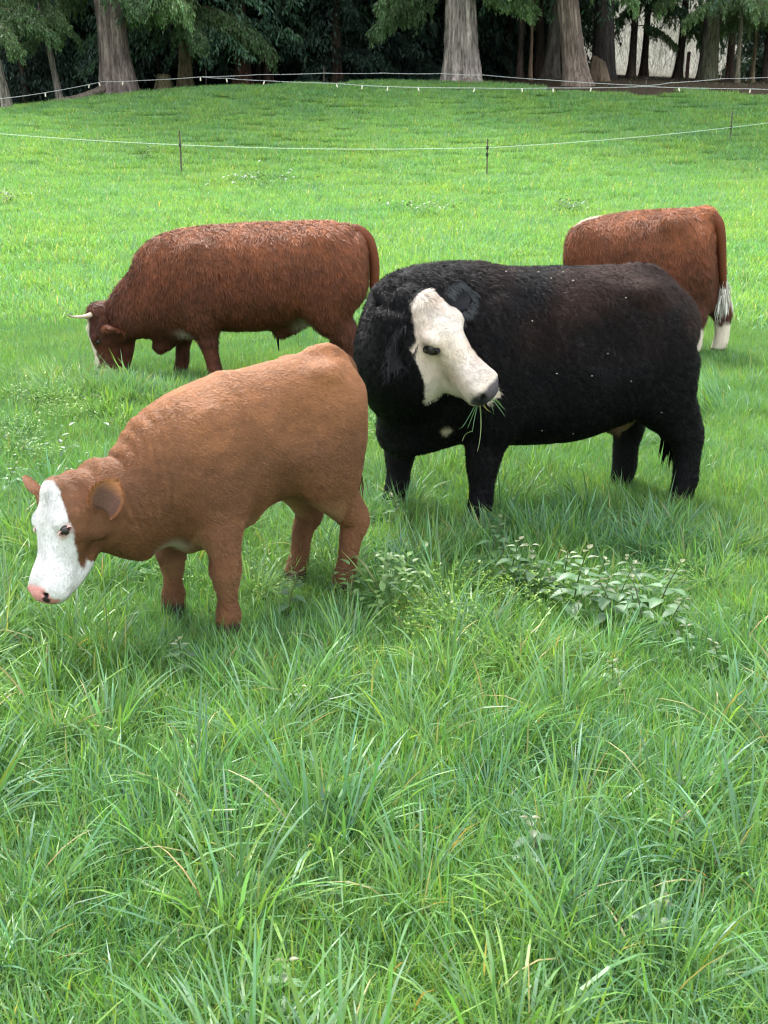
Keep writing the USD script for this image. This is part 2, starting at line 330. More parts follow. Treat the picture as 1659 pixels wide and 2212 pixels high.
def plant_class(name, rng, h, pairs, L0, tone, top_tint):
    p = '/Kinds_' + name; stage.CreateClassPrim(p)
    seen = {}
    def part(nm, V, F, C, mat):
        k = seen.get(nm, 0); seen[nm] = k + 1
        q = '%s/%s' % (p, nm if k == 0 else '%s_%03d' % (nm, k))
        m = usdkit.mesh(stage, q, (V, F), mat); UsdGeom.PrimvarsAPI(m).CreatePrimvar('tint', Sdf.ValueTypeNames.Color3fArray, 'vertex').Set(Vt.Vec3fArray.FromNumpy(np.asarray(C, np.float32)))
    bend = rng.uniform(-.06, .06, 2)
    ts = np.linspace(0, 1, 7); ax = np.stack([bend[0] * ts ** 2, bend[1] * ts ** 2, h * ts], 1)
    V, F = tube(ax, np.linspace(.0032, .0016, 7), 5); part('stem', V, F, np.tile([.11, .13, .06], (len(V), 1)), M_LEAF)
    for i in range(pairs):
        f = .30 + .70 * i / (pairs - 1); c = np.array([np.interp(f, ts, ax[:, k]) for k in range(3)]); az = i * math.pi / 2 + rng.normal(0, .2)
        L = L0 * (1 - .62 * max(0, f - .45) / .55) * (.8 + .3 * rng.random())
        for s in (0, 1):
            V, F = nettle_leaf(L, L * rng.uniform(.56, .70), rng.uniform(.15, .4), rng.uniform(.2, .55) * (1.1 - .5 * f))
            a = az + s * math.pi + rng.normal(0, .12); up = rng.uniform(-.15, .2) + .7 * max(0, f - .7)
            cu, su, ca, sa = math.cos(up), math.sin(up), math.cos(a), math.sin(a)
            X, Z = V[:, 0] * cu - V[:, 2] * su, V[:, 0] * su + V[:, 2] * cu
            V = np.stack([X * ca - V[:, 1] * sa, X * sa + V[:, 1] * ca, Z], 1) + c
            tt = np.asarray(tone) * rng.uniform(.8, 1.25); tt = tt * (1 - max(0, f - .75) * 2) + np.asarray(top_tint) * max(0, f - .75) * 2
            rib = np.ones(len(V)); rib[:17] = 1.25
            part('leaf', V, F, tt * rib[:, None], M_LEAF)
    return stage.GetPrimAtPath(p)

rng = np.random.default_rng(41)
NET, NETTOP = (.080, .155, .070), (.20, .15, .09)
NETTLES = [plant_class('nettle_%d' % i, rng, h, n, L, np.array(NET) * k, NETTOP) for i, (h, n, L, k) in enumerate([(.30, 7, .085, 1), (.26, 6, .078, 1.2), (.22, 6, .07, .9), (.18, 5, .062, 1.15), (.24, 6, .09, .8)])]
def weed(name, label, cat, cls, u, v, s, rz, group=None):
    p = ground_hit(u, v); x = UsdGeom.Xform.Define(stage, path_for(name)); x.AddTranslateOp().Set(Gf.Vec3d(*map(float, p - [0, 0, .01]))); x.AddRotateZOp().Set(rz); x.AddScaleOp().Set(Gf.Vec3f(1.08 * s, 1.08 * s, .92 * s))
    q = x.GetPrim(); q.GetReferences().AddInternalReference(cls.GetPath()); q.SetInstanceable(True)
    return tag(q, label, cat, group)
G1 = 'nettles in the clump in front of the black steer'
singles = [('tallest nettle in the clump, in front of the black steer', 1236, 1338, 1.12, 0), ('nettle growing against the far front hoof of the black steer', 868, 1150, .8, 1), ('large nettle alone low in the right foreground', 1165, 1905, .72, 4),
           ('small nettle with purple tip near the right edge of the foreground', 1470, 1830, .62, 3), ('nettle half hidden under the calf between its legs', 622, 1345, .95, 2), ('nettle just left of the calf front hoof', 395, 1465, .85, 2),
           ('broad nettle behind the calf neck at the left edge', 150, 1085, .75, 4), ('pale nettle leaves at the left picture edge behind the calf', 18, 1075, .75, 1), ('nettle standing alone in the grass right of the calf', 640, 1552, .6, 2),
           ('lone nettle below the calf front leg', 432, 1640, .6, 3), ('nettle at the right end of the clump before the steer hind legs', 1420, 1340, 1.0, 1), ('low nettle below the right end of the clump', 1482, 1425, .85, 3), ('pale nettle on the right, low below the clump', 1322, 1500, .8, 3), ('nettle in the lower right grass halfway to the picture edge', 1560, 1480, .75, 2),
           ('nettle near the lower left corner of the picture among dry blades', 610, 2190, .8, 3), ('nettle low on the right near the bottom edge', 1395, 2050, .6, 4)]
for i, (lab, u, v, s, k) in enumerate(singles):
    weed('nettle', lab, 'nettle', NETTLES[k], u, v, s, float(rng.uniform(0, 360)), 'nettles in the pasture')
for i, (u, v) in enumerate([(1192, 1322), (1275, 1312), (1300, 1335), (1335, 1318), (1368, 1345), (1250, 1372), (1330, 1372), (1388, 1388), (1160, 1300), (1215, 1290), (1380, 1295), (1440, 1380), (1075, 1262), (1100, 1285), (1058, 1232)]):
    weed('nettle', 'grey green nettle in the clump below the black steer', 'nettle', NETTLES[int(rng.integers(0, 5))], u, v, float(rng.uniform(.75, 1.0)), float(rng.uniform(0, 360)), G1)
# small-leaved weeds far out in the pasture, too small to count
def weed_patch(lab, u, v, du, dv, n, size, col):
    Vs, Fs, Cs, k = [], [], [], 0
    for i in range(n):
        p = ground_hit(u + rng.normal(0, du), v + rng.normal(0, dv))
        V, F = nettle_leaf(size * rng.uniform(.6, 1.2), size * .55, .25, .3, teeth=3); a, up = rng.uniform(0, 6.28), rng.uniform(.1, .8)
        X, Z = V[:, 0] * math.cos(up) - V[:, 2] * math.sin(up), V[:, 0] * math.sin(up) + V[:, 2] * math.cos(up)
        V = np.stack([X * math.cos(a) - V[:, 1] * math.sin(a), X * math.sin(a) + V[:, 1] * math.cos(a), Z], 1) + p + [0, 0, rng.uniform(.04, .16)]
        Vs.append(V); Fs.append(F + k); k += len(V); Cs.append(np.tile(np.asarray(col) * rng.uniform(.7, 1.3), (len(V), 1)))
    tag(obj('weed_patch', (np.vstack(Vs), np.vstack(Fs)), M_LEAF, colors=np.vstack(Cs)), lab, 'weeds', kind='stuff')
weed_patch('pale broad-leaved weeds behind the grazing steer', 570, 400, 45, 9, 110, .10, (.13, .22, .11))
weed_patch('pale broad-leaved weeds behind the black steer', 915, 462, 50, 6, 75, .09, (.13, .22, .11))
weed_patch('dark tussock of weeds left of the hind brown steer', 1232, 458, 20, 6, 150, .06, (.07, .15, .065))
weed_patch('dark green thistle tuft left of the fence rod', 314, 345, 7, 6, 70, .06, (.05, .11, .045))
weed_patch('dark weeds at the left edge level with the steer back', 22, 440, 20, 6, 110, .06, (.06, .13, .055))
weed_patch('creeping weeds with pale leaves behind the calf neck', 110, 1000, 80, 30, 40, .05, (.05, .12, .045))
weed_patch('low leafy weeds between the calf hind legs and the steer', 840, 1300, 55, 30, 130, .045, (.12, .22, .06))
# ------------------------------------------------------------------ the wood behind the pasture
def stand(u, y):
    """Ground point seen in column u at distance y."""
    x = 0.0
    for _ in range(6):
        z = float(ground_z(x, y)); ax = y * math.cos(PITCH) + (CAM_Z - z) * math.sin(PITCH); x = (u - CU) / FPX * ax
    return np.array([x, y, z]), ax

M_BARK = mat('bark', {'a': ('attribute', {'attribute': 'tint'}), 'tc': ('texture_coordinate', {}), 'mp': ('mapping', {'scale': (1.0, 1.0, .16)}), 'n': ('noise_texture', {'scale': 20.0, 'detail': 4.0, 'roughness': .6, 'distortion': .4}),
    'r': ('rgb_ramp', {'ramp': [(.33, (.38, .36, .35)), (.5, (.95, .93, .9)), (.68, (1.3, 1.28, 1.26))]}), 'm': ('mix_color', {'blend_type': 'multiply', 'fac': 1.0, 'use_clamp': False}),
    'b': ('bump', {'strength': 1.0, 'distance': .06}), 'p': ('principled_bsdf', {'roughness': .88, 'specular_ior_level': .2})},
    [('tc.object', 'mp.vector'), ('mp.vector', 'n.vector'), ('n.fac', 'r.fac'), ('a.color', 'm.a'), ('r.color', 'm.b'), ('m.result', 'p.base_color'), ('n.fac', 'b.height'), ('b.normal', 'p.normal')])
def trunk_mesh(rng, r, h, lean, flare=1.5, rows=44, sides=40, furrow=.06, bend=0.0, col=(.2, .16, .13), moss=0.0, top=.35):
    """Furrowed trunk: lean = sideways offset (x, y) at 3 m height."""
    s0 = int(rng.integers(0, 1000))
    z = np.r_[-.35, np.linspace(0, 6, rows - 7) , np.linspace(6.8, h, 6)]
    th = np.linspace(0, 2 * math.pi, sides, endpoint=False)
    ph = rng.uniform(0, 6.28)
    Z, T = np.meshgrid(z, th, indexing='ij')
    taper = 1 - (1 - top) * np.clip(Z / h, 0, 1) ** .9
    fl = 1 + (flare - 1) * np.exp(-np.clip(Z, 0, 9) / .45) * (1 + .45 * np.sin(T * 5 + ph) * np.exp(-np.clip(Z, 0, 9) / .5)) + .12 * np.exp(-np.clip(Z, 0, 9) / 1.6)
    P = np.stack([np.cos(T) * r * 9, np.sin(T) * r * 9, Z * 1.6], -1)
    rid = np.abs(noise(P + s0, 1) - .5) * 2
    rid2 = np.abs(noise(P * np.array([2.1, 2.1, 1.5]) + s0, 2) - .5) * 2
    big = noise(np.stack([np.cos(T) * 1.6, np.sin(T) * 1.6, Z * .5], -1) + s0, 3) - .5
    R = r * taper * fl * (1 + .14 * big) + furrow * r * (rid + .5 * rid2 - .6)
    k = np.clip(Z, 0, 40) / 3.0
    X = R * np.cos(T) + lean[0] * k + bend * np.sin(np.clip(Z, 0, 7) / 7 * math.pi); Y = R * np.sin(T) + lean[1] * k
    V = np.stack([X, Y, Z], -1).reshape(-1, 3); a, b = len(z), sides
    F = []
    for i in range(a - 1):
        for j in range(b):
            p, q = i * b + j, i * b + (j + 1) % b; F += [[p, q, q + b], [p, q + b, p + b]]
    fur = np.abs(noise(np.stack([np.cos(T) * 5.5, np.sin(T) * 5.5, Z * .55], -1) + s0 + 7, 4) - .5) * 2
    c = np.asarray(col) * (.40 + .55 * np.clip(rid + .3 * rid2, 0, 1) + .65 * np.clip(fur * 1.6, 0, 1))[..., None] * (1 + .3 * (noise(P * .4 + 9, 5) - .5))[..., None]
    mo = (moss * np.clip(fbm(P * .35 + 3, 3, 9) * 2.2 - .7, 0, 1) * np.clip(1.2 - Z / 5, .2, 1))[..., None]
    c = c * (1 - mo) + np.array([.10, .13, .04]) * mo
    return V, np.array(F), c.reshape(-1, 3)

def spray_cloud(rng, base, dirs, n, size, col, droop=.8):
    """Drooping scale-leaf sprays: slim leaf-sized faces hanging off twig points."""
    k = rng.integers(0, len(base), n)
    P = base[k] + rng.normal(0, size * .35, (n, 3))
    D = unit(dirs[k] * rng.uniform(.2, 1.0, (n, 1)) + rng.normal(0, .45, (n, 3)) + np.array([0, 0, -droop]))
    S = unit(np.cross(D, rng.normal(size=(n, 3)) + [0, 0, .4]))
    L = (size * rng.uniform(.5, 1.4, n))[:, None]; W = L * rng.uniform(.10, .2, (n, 1))
    V = np.stack([P, P + D * L * .45 + S * W, P + D * L, P + D * L * .45 - S * W], 1).reshape(-1, 3)
    b = np.arange(n)[:, None] * 4
    F = np.concatenate([b + [0, 1, 2], b + [0, 2, 3]])
    C = np.repeat(np.asarray(col) * rng.uniform(.6, 1.45, (n, 1)) * (1 + .08 * rng.normal(size=(n, 3))), 4, 0)
    return V, F, np.clip(C, .004, .6)

CEDAR, CEDARL, CEDARD = np.array([.040, .084, .050]), np.array([.15, .235, .105]), np.array([.022, .046, .033])
def bough(rng, length, sag, n, size, col, up=.15, wide=.42):
    """One cedar bough along +x with side twigs; returns leaf mesh and its wooden axis."""
    t = np.linspace(0, 1, 14)
    ax = np.stack([length * t, .06 * length * np.sin(t * 3 + rng.uniform(0, 6)), length * (up * t - sag * t ** 2)], 1)
    pts, dirs = [], []
    for i in range(2, 14):
        for s in (-1, 1):
            w = length * wide * (1 - .75 * t[i]) * rng.uniform(.5, 1.1); m = 7
            q = np.linspace(.05, 1, m)[:, None]
            d = unit(np.array([.75, s * 1.0, -.35]))
            pts.append(ax[i] + d * w * q + np.array([0, 0, -1]) * w * .55 * q ** 2); dirs.append(np.tile(unit(d + [0, 0, -.6]), (m, 1)))
    pts, dirs = np.vstack(pts), np.vstack(dirs)
    V, F, C = spray_cloud(rng, pts, dirs, n, size, col)
    if n > 1000:                                            # long hanging tassels under the bough
        k = rng.integers(0, len(pts), 130); Vs, Fs, Cs, o = [V], [F], [C], len(V)
        for i in k:
            drop = rng.uniform(.18, .5); m = 16; h = np.linspace(0, 1, m)
            base = pts[i] + np.stack([.04 * h * rng.normal(), .04 * h * rng.normal(), -drop * h], -1) if False else pts[i] + np.c_[rng.normal(0, .03) * h, rng.normal(0, .03) * h, -drop * h]
            v, f, c = spray_cloud(rng, base, np.tile([0, 0, -1.0], (m, 1)), 26, size * .75, np.asarray(col) * rng.uniform(.9, 1.5), droop=1.6)
            Vs.append(v); Fs.append(f + o); Cs.append(c); o += len(v)
        V, F, C = np.vstack(Vs), np.vstack(Fs), np.clip(np.vstack(Cs), .004, .6)
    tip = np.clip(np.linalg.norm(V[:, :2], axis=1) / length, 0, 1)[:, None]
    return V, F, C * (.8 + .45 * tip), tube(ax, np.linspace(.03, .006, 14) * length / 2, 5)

def crown(rng, h, low, rad, nlow, col, dens=1.0):
    """Whole crown: detailed boughs in the lowest metres, broad coarse ones above."""
    out = []
    def rot(V, a, z, r0):
        c, s = math.cos(a), math.sin(a); return np.stack([V[:, 0] * c - V[:, 1] * s + r0 * c, V[:, 0] * s + V[:, 1] * c + r0 * s, V[:, 2] + z], 1)
    for i in range(nlow):
        z = low + 4.2 * rng.random() ** 1.1; a = rng.uniform(0, 6.283); L = rad * rng.uniform(.55, 1.1)
        V, F, C, _ = bough(rng, L, rng.uniform(.3, .7), int(330 * dens), .17, col * rng.uniform(.65, 1.35))
        out.append((rot(V, a, z, .1), F, C))
    for i in range(70):
        z = low + 3.2 + (h - low - 3.2) * rng.random() ** 1.3; a = rng.uniform(0, 6.283); L = rad * 1.05 * (1 - (z / h) ** 1.5 * .85) * rng.uniform(.8, 1.15)
        V, F, C, _ = bough(rng, L, rng.uniform(.3, .6), 70, .55, col * rng.uniform(.7, 1.3)); out.append((rot(V, a, z, .1), F, C))
    n, Vs, Fs, Cs = 0, [], [], []
    for V, F, C in out: Vs.append(V); Fs.append(F + n); Cs.append(C); n += len(V)
    return np.vstack(Vs), np.vstack(Fs), np.vstack(Cs)

rng = np.random.default_rng(90)
kinds = UsdGeom.Scope.Define(stage, '/World/Kinds'); 
def hidden_class(name, V, F, C, mat):
    p = stage.CreateClassPrim('/Kinds_' + name)
    m = usdkit.mesh(stage, '/Kinds_%s/foliage' % name, (V, F), mat)
    UsdGeom.PrimvarsAPI(m).CreatePrimvar('tint', Sdf.ValueTypeNames.Color3fArray, 'vertex').Set(Vt.Vec3fArray.FromNumpy(C.astype(np.float32)))
    return p
stage.RemovePrim('/World/Kinds')
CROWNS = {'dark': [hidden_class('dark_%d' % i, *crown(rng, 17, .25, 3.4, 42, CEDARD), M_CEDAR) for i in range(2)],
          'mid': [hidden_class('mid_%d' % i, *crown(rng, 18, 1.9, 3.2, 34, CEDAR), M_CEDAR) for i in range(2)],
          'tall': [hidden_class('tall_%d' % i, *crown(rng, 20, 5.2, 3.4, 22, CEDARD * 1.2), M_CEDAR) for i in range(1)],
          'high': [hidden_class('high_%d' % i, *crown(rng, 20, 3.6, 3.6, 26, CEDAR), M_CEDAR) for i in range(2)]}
BOUGHS = []
for i in range(4):
    V, F, C, W = bough(rng, 2.2, rng.uniform(.45, .75), 1500, .13, CEDARL if i < 2 else np.array([.075, .125, .055]))
    V2 = np.vstack([V, W[0]]); F2 = np.vstack([F, W[1] + len(V)]); C2 = np.vstack([C, np.tile([.06, .045, .03], (len(W[0]), 1))])
    BOUGHS.append(hidden_class('bough_%d' % i, V2, F2, C2, M_CEDAR))

def refer(name, cls, parent, loc=(0, 0, 0), rotz=0.0, scl=1.0, tilt=0.0):
    x = UsdGeom.Xform.Define(stage, path_for(name, parent))
    x.AddTranslateOp().Set(Gf.Vec3d(*map(float, loc))); x.AddRotateZOp().Set(math.degrees(rotz)); x.AddRotateYOp().Set(math.degrees(tilt)); x.AddScaleOp().Set(Gf.Vec3f(scl, scl, scl))
    p = x.GetPrim(); p.GetReferences().AddInternalReference(cls.GetPath()); p.SetInstanceable(True)
    return p

def tree(name, label, u, y, w, top_u, col, crown_kind, h=17, flare=1.5, moss=0.0, group=None, boughs=(), furrow=.06, bend=0.0, scl=None, sides=40, rows=44):
    p, ax = stand(u, y); r = .5 * w / FPX * ax
    lean = ((top_u - u) / FPX * ax / 2.5 * 3.0, 0.0)
    t = thing(name, label, 'tree', p, 0.0, group)
    V, F, C = trunk_mesh(rng, r, h * .8, lean, flare, rows, sides, furrow, bend, col, moss)
    obj('trunk', (V, F), M_BARK, t, smooth=True, colors=C)
    if crown_kind:
        k = CROWNS[crown_kind][int(rng.integers(0, 2)) % len(CROWNS[crown_kind])]
        s = scl or rng.uniform(.9, 1.12)
        refer('crown', k, t, (lean[0] * 1.2, 0, 0), rng.uniform(0, 6.28), s)
    for z, az, s, kind in boughs:
        refer('branch', BOUGHS[kind], t, (lean[0] * z / 3 + r * .8 * math.cos(az), r * .8 * math.sin(az), z), az, s)
    return t

LIGHT, GREY, BROWN, DARKB = (.225, .18, .165), (.22, .20, .175), (.135, .085, .06), (.06, .045, .036)
E, N_, W_, S_ = 0.0, math.pi / 2, math.pi, -math.pi / 2
tree('cedar_tree', 'thick pale grey cedar on the left with a flared foot and a root beside it', 258, 37.6, 66, 247, LIGHT, 'high', flare=1.28, furrow=.09, sides=64, boughs=[(2.7, E + .2, .9, 2), (3.1, E - .5, 1.1, 0), (3.0, -1.0, .9, 2), (2.9, W_ - .3, .8, 3), (3.3, W_ + .4, 1.0, 2)])
tree('cedar_tree', 'thick pale cedar at the middle of the treeline, bark lit almost white', 999, 37.4, 76, 990, (.36, .31, .29), 'high', flare=1.16, furrow=.11, sides=72, boughs=[(2.5, E - .45, .75, 0), (2.75, E + .3, .85, 0), (3.0, -.9, .7, 0), (2.25, W_ + .2, .85, 2), (2.6, W_ - .3, .95, 3), (2.9, W_ + .5, .95, 2)])
tree('cedar_tree', 'broad cedar right of the middle with a curved foot and hollow flank', 1247, 36.6, 50, 1222, (.19, .15, .125), 'high', flare=1.35, furrow=.08, sides=64, bend=-.10, boughs=[(2.8, W_ + .3, .7, 2), (3.0, E + .2, .8, 1), (3.2, -1.2, .6, 0)])
tree('slim_tree', 'slim pale trunk leaning left beside the big left cedar', 131, 37.4, 13, 104, GREY, None, h=9, flare=1.3, furrow=.05, sides=20, boughs=[(1.7, W_ + .3, .45, 2), (2.2, E, .4, 3), (2.5, W_, .6, 2), (2.7, -.8, .6, 3), (2.3, -2.0, .6, 2)])
tree('slim_tree', 'grey trunk leaning left at the left edge of the wood', 18, 35.6, 21, -14, GREY, None, h=10, flare=1.25, furrow=.05, sides=24, boughs=[(2.6, E, .8, 2), (2.3, -.8, .7, 3), (2.9, E + .6, .9, 2)])
tree('cedar_tree', 'brown mossy trunk right of the stump with boughs hanging over it', 401, 39.5, 26, 405, (.15, .105, .075), 'mid', moss=.5, sides=28, boughs=[(2.0, -1.2, .9, 2), (2.3, -.4, 1.0, 2), (2.6, -2.4, 1.1, 0), (2.3, E, 1.1, 3), (2.9, -1.7, 1.0, 0)])
tree('cedar_tree', 'reddish brown trunk between the mossy trunk and the twin trunks', 527, 41.5, 30, 522, (.12, .068, .05), 'mid', sides=28, boughs=[(1.6, W_ + .7, .8, 2), (2.2, -1.5, .9, 2), (1.9, -2.2, .7, 3)])
tree('cedar_tree', 'left one of two dark twin trunks leaning together', 561, 43.5, 14, 572, (.07, .052, .043), None, h=12, sides=20)
tree('cedar_tree', 'right one of two dark twin trunks leaning together', 581, 43.0, 15, 574, (.10, .066, .055), 'mid', sides=20)
tree('cedar_tree', 'short visible brown trunk under dark foliage left of the middle', 729, 42.5, 19, 727, (.13, .085, .062), 'dark', sides=20)
tree('cedar_tree', 'mossy grey green trunk at the right in front of the pale gap', 1527, 44.5, 38, 1530, (.13, .125, .10), 'high', moss=.6, sides=32, flare=1.2, boughs=[(2.9, E - .5, 1.0, 1), (3.3, W_ + .5, 1.0, 1), (2.8, -1.2, .9, 0), (3.1, E + .2, 1.3, 0), (2.5, E - .2, .9, 1)])
tree('cedar_tree', 'curved dark trunk standing in the pale gap at the right', 1464, 47.0, 16, 1460, DARKB, 'tall', sides=20, bend=.18, boughs=[(3.0, W_ + .3, 1.0, 3), (3.3, E, .9, 1)])
tree('slim_tree', 'thin bare brown trunk right of the middle cedar', 1145, 41.0, 8, 1146, (.22, .15, .10), None, h=3.6, sides=14)
tree('cedar_tree', 'very broad black trunk behind the hollow cedar', 1303, 42.0, 46, 1296, (.035, .03, .027), 'high', sides=28, flare=1.15)
tree('cedar_tree', 'grey buttressed trunk half hidden left of the hollow cedar', 1190, 43.0, 30, 1196, (.11, .10, .085), 'high', sides=24)
tree('cedar_tree', 'dark slim trunk left of the pale gap with a bough across it', 1363, 46.0, 15, 1366, DARKB, 'tall', sides=18, boughs=[(2.6, E, 1.0, 3), (1.7, E - .3, .6, 3)])
tree('slim_tree', 'greenish thin pole at the right beside the mossy grey trunk', 1592, 43.0, 9, 1590, (.17, .16, .11), None, h=7, sides=12, boughs=[(2.5, E, .8, 1), (2.7, W_, .8, 1)])
tree('slim_tree', 'thin ochre green pole near the right edge of the wood', 1623, 44.0, 8, 1628, (.17, .14, .08), None, h=7, sides=12, boughs=[(2.4, -1.5, .8, 1)])
tree('cedar_tree', 'dark trunk at the right edge of the wood', 1652, 46.0, 16, 1655, DARKB, 'high', sides=16, boughs=[(2.4, W_, 1.0, 1), (2.9, W_ - .4, 1.2, 0)])
DEEP = ['slender dark trunk just left of the thin bare brown trunk', 'stout dark trunk just right of the thin bare brown trunk', 'slender dark trunk between the two slim trunks bordering the pale gap on its left', 'dark trunk between the mossy grey trunk and the greenish pole',
        'dark trunk set back between the middle cedar and the thin bare trunk', 'slender trunk standing in the dark just behind the old rotten stump', 'dark trunk set back right of the twin trunks', 'slender dark trunk left of the short visible brown trunk', 'dark trunk right of the short visible brown trunk',
        'stout dark trunk in the deep shade well left of the middle cedar', 'thin dark trunk left of the boughs of the middle cedar', 'dark trunk under the left boughs of the middle cedar', 'stout dark trunk close behind the left side of the middle cedar', 'dark trunk between the mossy brown trunk and the reddish brown trunk',
        'dark trunk between the slim leaning trunk and the big left cedar', 'dark trunk between the left edge trunk and the slim leaning trunk', 'stout dark trunk just right of the big left cedar']
for i, (u, y, w, tu) in enumerate([(1122, 44, 12, 1124), (1165, 47, 20, 1160), (1390, 50, 14, 1392), (1575, 49, 16, 1573), (1096, 49, 14, 1098), (345, 44, 10, 350), (640, 47, 16, 644), (690, 50, 14, 690), (790, 46, 14, 795), (845, 48, 18, 842), (880, 45, 12, 884), (912, 47, 14, 910), (935, 50, 16, 936), (450, 48, 14, 452), (190, 45, 16, 196), (60, 44, 14, 52), (320, 49, 16, 318)]):
    tree('cedar_tree', DEEP[i], u, y, w, tu, DARKB if i % 3 else (.10, .075, .06), ('dark' if u < 1000 else 'tall'), sides=14, rows=20, group='dark trunks deeper in the wood')
# rows of dense evergreens that close the wood
for row, (y, step, ph) in enumerate([(52, 105, 20), (58, 98, 60), (65, 92, 10), (73, 88, 40)]):
    for u in np.arange(-330 + ph, 1990, step):
        gap = 1185 < u < 1690
        if gap: continue
        tree('evergreen_tree', 'dense dark evergreen closing the back of the wood', float(u + rng.uniform(-25, 25)), y + rng.uniform(-2.5, 2.5), 15, u, DARKB, 'high' if gap else 'dark', sides=10, rows=16, group='evergreens closing the wood', scl=rng.uniform(1.0, 1.3))

# stumps, root, post and the pale thicket
def stump(name, label, u, y, w, h, col, slope=.0, moss=.3):
    p, ax = stand(u, y); r = .5 * w / FPX * ax
    t = thing(name, label, 'stump', p)
    V, F, C = trunk_mesh(rng, r, h, (0, 0), 1.35, 16, 30, .08, 0, col, moss, .8)
    k = 16; V = V.reshape(-1, 30, 3); zz = np.minimum(V[:, :, 2], h * (1 + .15 * (noise(V * 6, 8) - .5)) + slope * V[:, :, 0]); V[:, :, 2] = zz; V = V.reshape(-1, 3)
    c = V[-30:].mean(0); n = len(V); V = np.vstack([V, c + [0, 0, -.03]]); C = np.vstack([C, [.20, .13, .08]])
    F = np.vstack([F, [[n - 30 + j, n - 30 + (j + 1) % 30, n] for j in range(30)]])
    obj('stump_wood', (V, F), M_BARK, t, smooth=True, colors=C)
    return t
stump('tree_stump', 'old rotten stump standing right of the big left cedar', 355, 38.2, 30, .46, (.14, .10, .075), moss=.5)
stump('tree_stump', 'broken sloping stump behind the foot of the hollow cedar', 1291, 40.0, 34, .62, (.16, .11, .085), slope=-.5, moss=.2)
def lying(name, label, cat, pts, rad, col, sides=10):
    P = PchipInterpolator(np.linspace(0, 1, len(pts)), np.array(pts), axis=0)(np.linspace(0, 1, 26)); R = np.interp(np.linspace(0, 1, 26), np.linspace(0, 1, len(rad)), rad)
    V, F = tube(P, R * (1 + .25 * (noise(P * 6, 2) - .5)), sides)
    C = np.asarray(col) * (.7 + .6 * noise(V * [14, 14, 14], 3))[:, None]
    tag(obj(name, (V, F), M_BARK, smooth=True, colors=C), label, cat)
def gp(u, y, dz=0.0): p, _ = stand(u, y); return p + [0, 0, dz]
lying('surface_root', 'long grey root snaking down left from the big left cedar', 'root', [gp(228, 37.2, .25), gp(200, 36.7, .16), gp(160, 36.2, .08), gp(125, 35.9, .08), gp(96, 35.7, .03)], [.12, .10, .085, .075, .03], (.20, .165, .14))
lying('fallen_branch', 'thin curved dead branch on the ground by the middle cedar', 'branch', [gp(1000, 36.3, .03), gp(1012, 36.2, .2), gp(1018, 36.0, .1), gp(1020, 35.8, .0)], [.015, .02, .018, .012], (.24, .19, .14))
for uu, y, lab in ((985, 36.4, 'low brown bank of litter at the foot of the middle cedar'),):
    p, _ = stand(uu, y); n = 900
    a, q = rng.uniform(0, 6.28, n), np.sqrt(rng.random(n)); P = np.stack([p[0] + .15 + 1.3 * q * np.cos(a), p[1] + .5 * q * np.sin(a), 0 * a], 1); P[:, 2] = ground_z(P[:, 0], P[:, 1]) - .01
    V, F, C = blades(rng, P, rng.uniform(.06, .22, n), rng.uniform(.006, .012, n), np.abs(rng.normal(.7, .4, n)), rng.uniform(0, 6.28, n), np.abs(rng.normal(.9, .5, n)), np.array([.20, .13, .07]) * rng.uniform(.5, 1.4, (n, 1)), 3)
    tag(obj('litter_bank', (V, F), M_GRASS, colors=C), lab, 'dead grass', kind='stuff')
n = 9000; lx, ly = rng.uniform(1.5, 16, n), 33 + 22 * rng.random(n) ** 1.3
k = (ly > edge_of_wood(lx) - .3) & (fbm(np.stack([lx * .9, ly * .9, 0 * lx], 1), 3, 6) > .42); lx, ly = lx[k], ly[k]; n = len(lx)
P = np.stack([lx, ly, ground_z(lx, ly) - .01], 1); gr = rng.random(n) < .38
V, F, C = blades(rng, P, np.where(gr, rng.uniform(.05, .2, n), rng.uniform(.05, .16, n)), rng.uniform(.01, .03, n), np.abs(rng.normal(.9, .4, n)), rng.uniform(0, 6.28, n), np.abs(rng.normal(.8, .5, n)), np.where(gr[:, None], np.array([.06, .11, .035]), np.array([.14, .09, .055])) * rng.uniform(.4, 1.5, (n, 1)), 3)
tag(obj('leaf_litter', (V, F), M_TWIG, colors=C), 'brown leaf litter and sparse sprouts on the shaded floor under the right hand trees', 'leaf litter', kind='stuff')
pp, _ = stand(1484, 47.5)
pv = trimesh.creation.box((.11, .11, .95)); pv.apply_translation(pp + [0, 0, .45]); 
pv = pv.subdivide(); pv.vertices[:, 0] += .012 * np.sin(pv.vertices[:, 2] * 9)
tag(obj('wooden_post', (np.array(pv.vertices), np.array(pv.faces)), plain('dark_red_post', (.10, .045, .035), .8)), 'short dark reddish post in the pale gap between the right hand trunks', 'post')
# pale thicket on the rise behind the wood
n = 30000; ty = rng.uniform(80, 125, n); tx = rng.uniform(4, 46, n); clump = fbm(np.c_[tx * .35, ty * .35, 0 * tx], 3, 3)
hh = rng.uniform(.5, 2.6, n) * (.4 + 1.3 * clump)
P = np.stack([tx, ty, ground_z(tx, ty) - .05], 1)
tc = np.where((clump > .56)[:, None], np.array([.20, .21, .15]), np.array([.29, .275, .24])) * rng.uniform(.6, 1.3, (n, 1))
V, F, C = blades(rng, P, hh, rng.uniform(.012, .032, n), np.abs(rng.normal(.35, .3, n)), rng.uniform(0, 6.28, n), np.abs(rng.normal(.6, .5, n)), tc, 3)
tag(obj('bramble_thicket', (V, F), M_TWIG, colors=C), 'pale grey tangle of bare brambles on the rise behind the wood', 'brambles', kind='stuff')
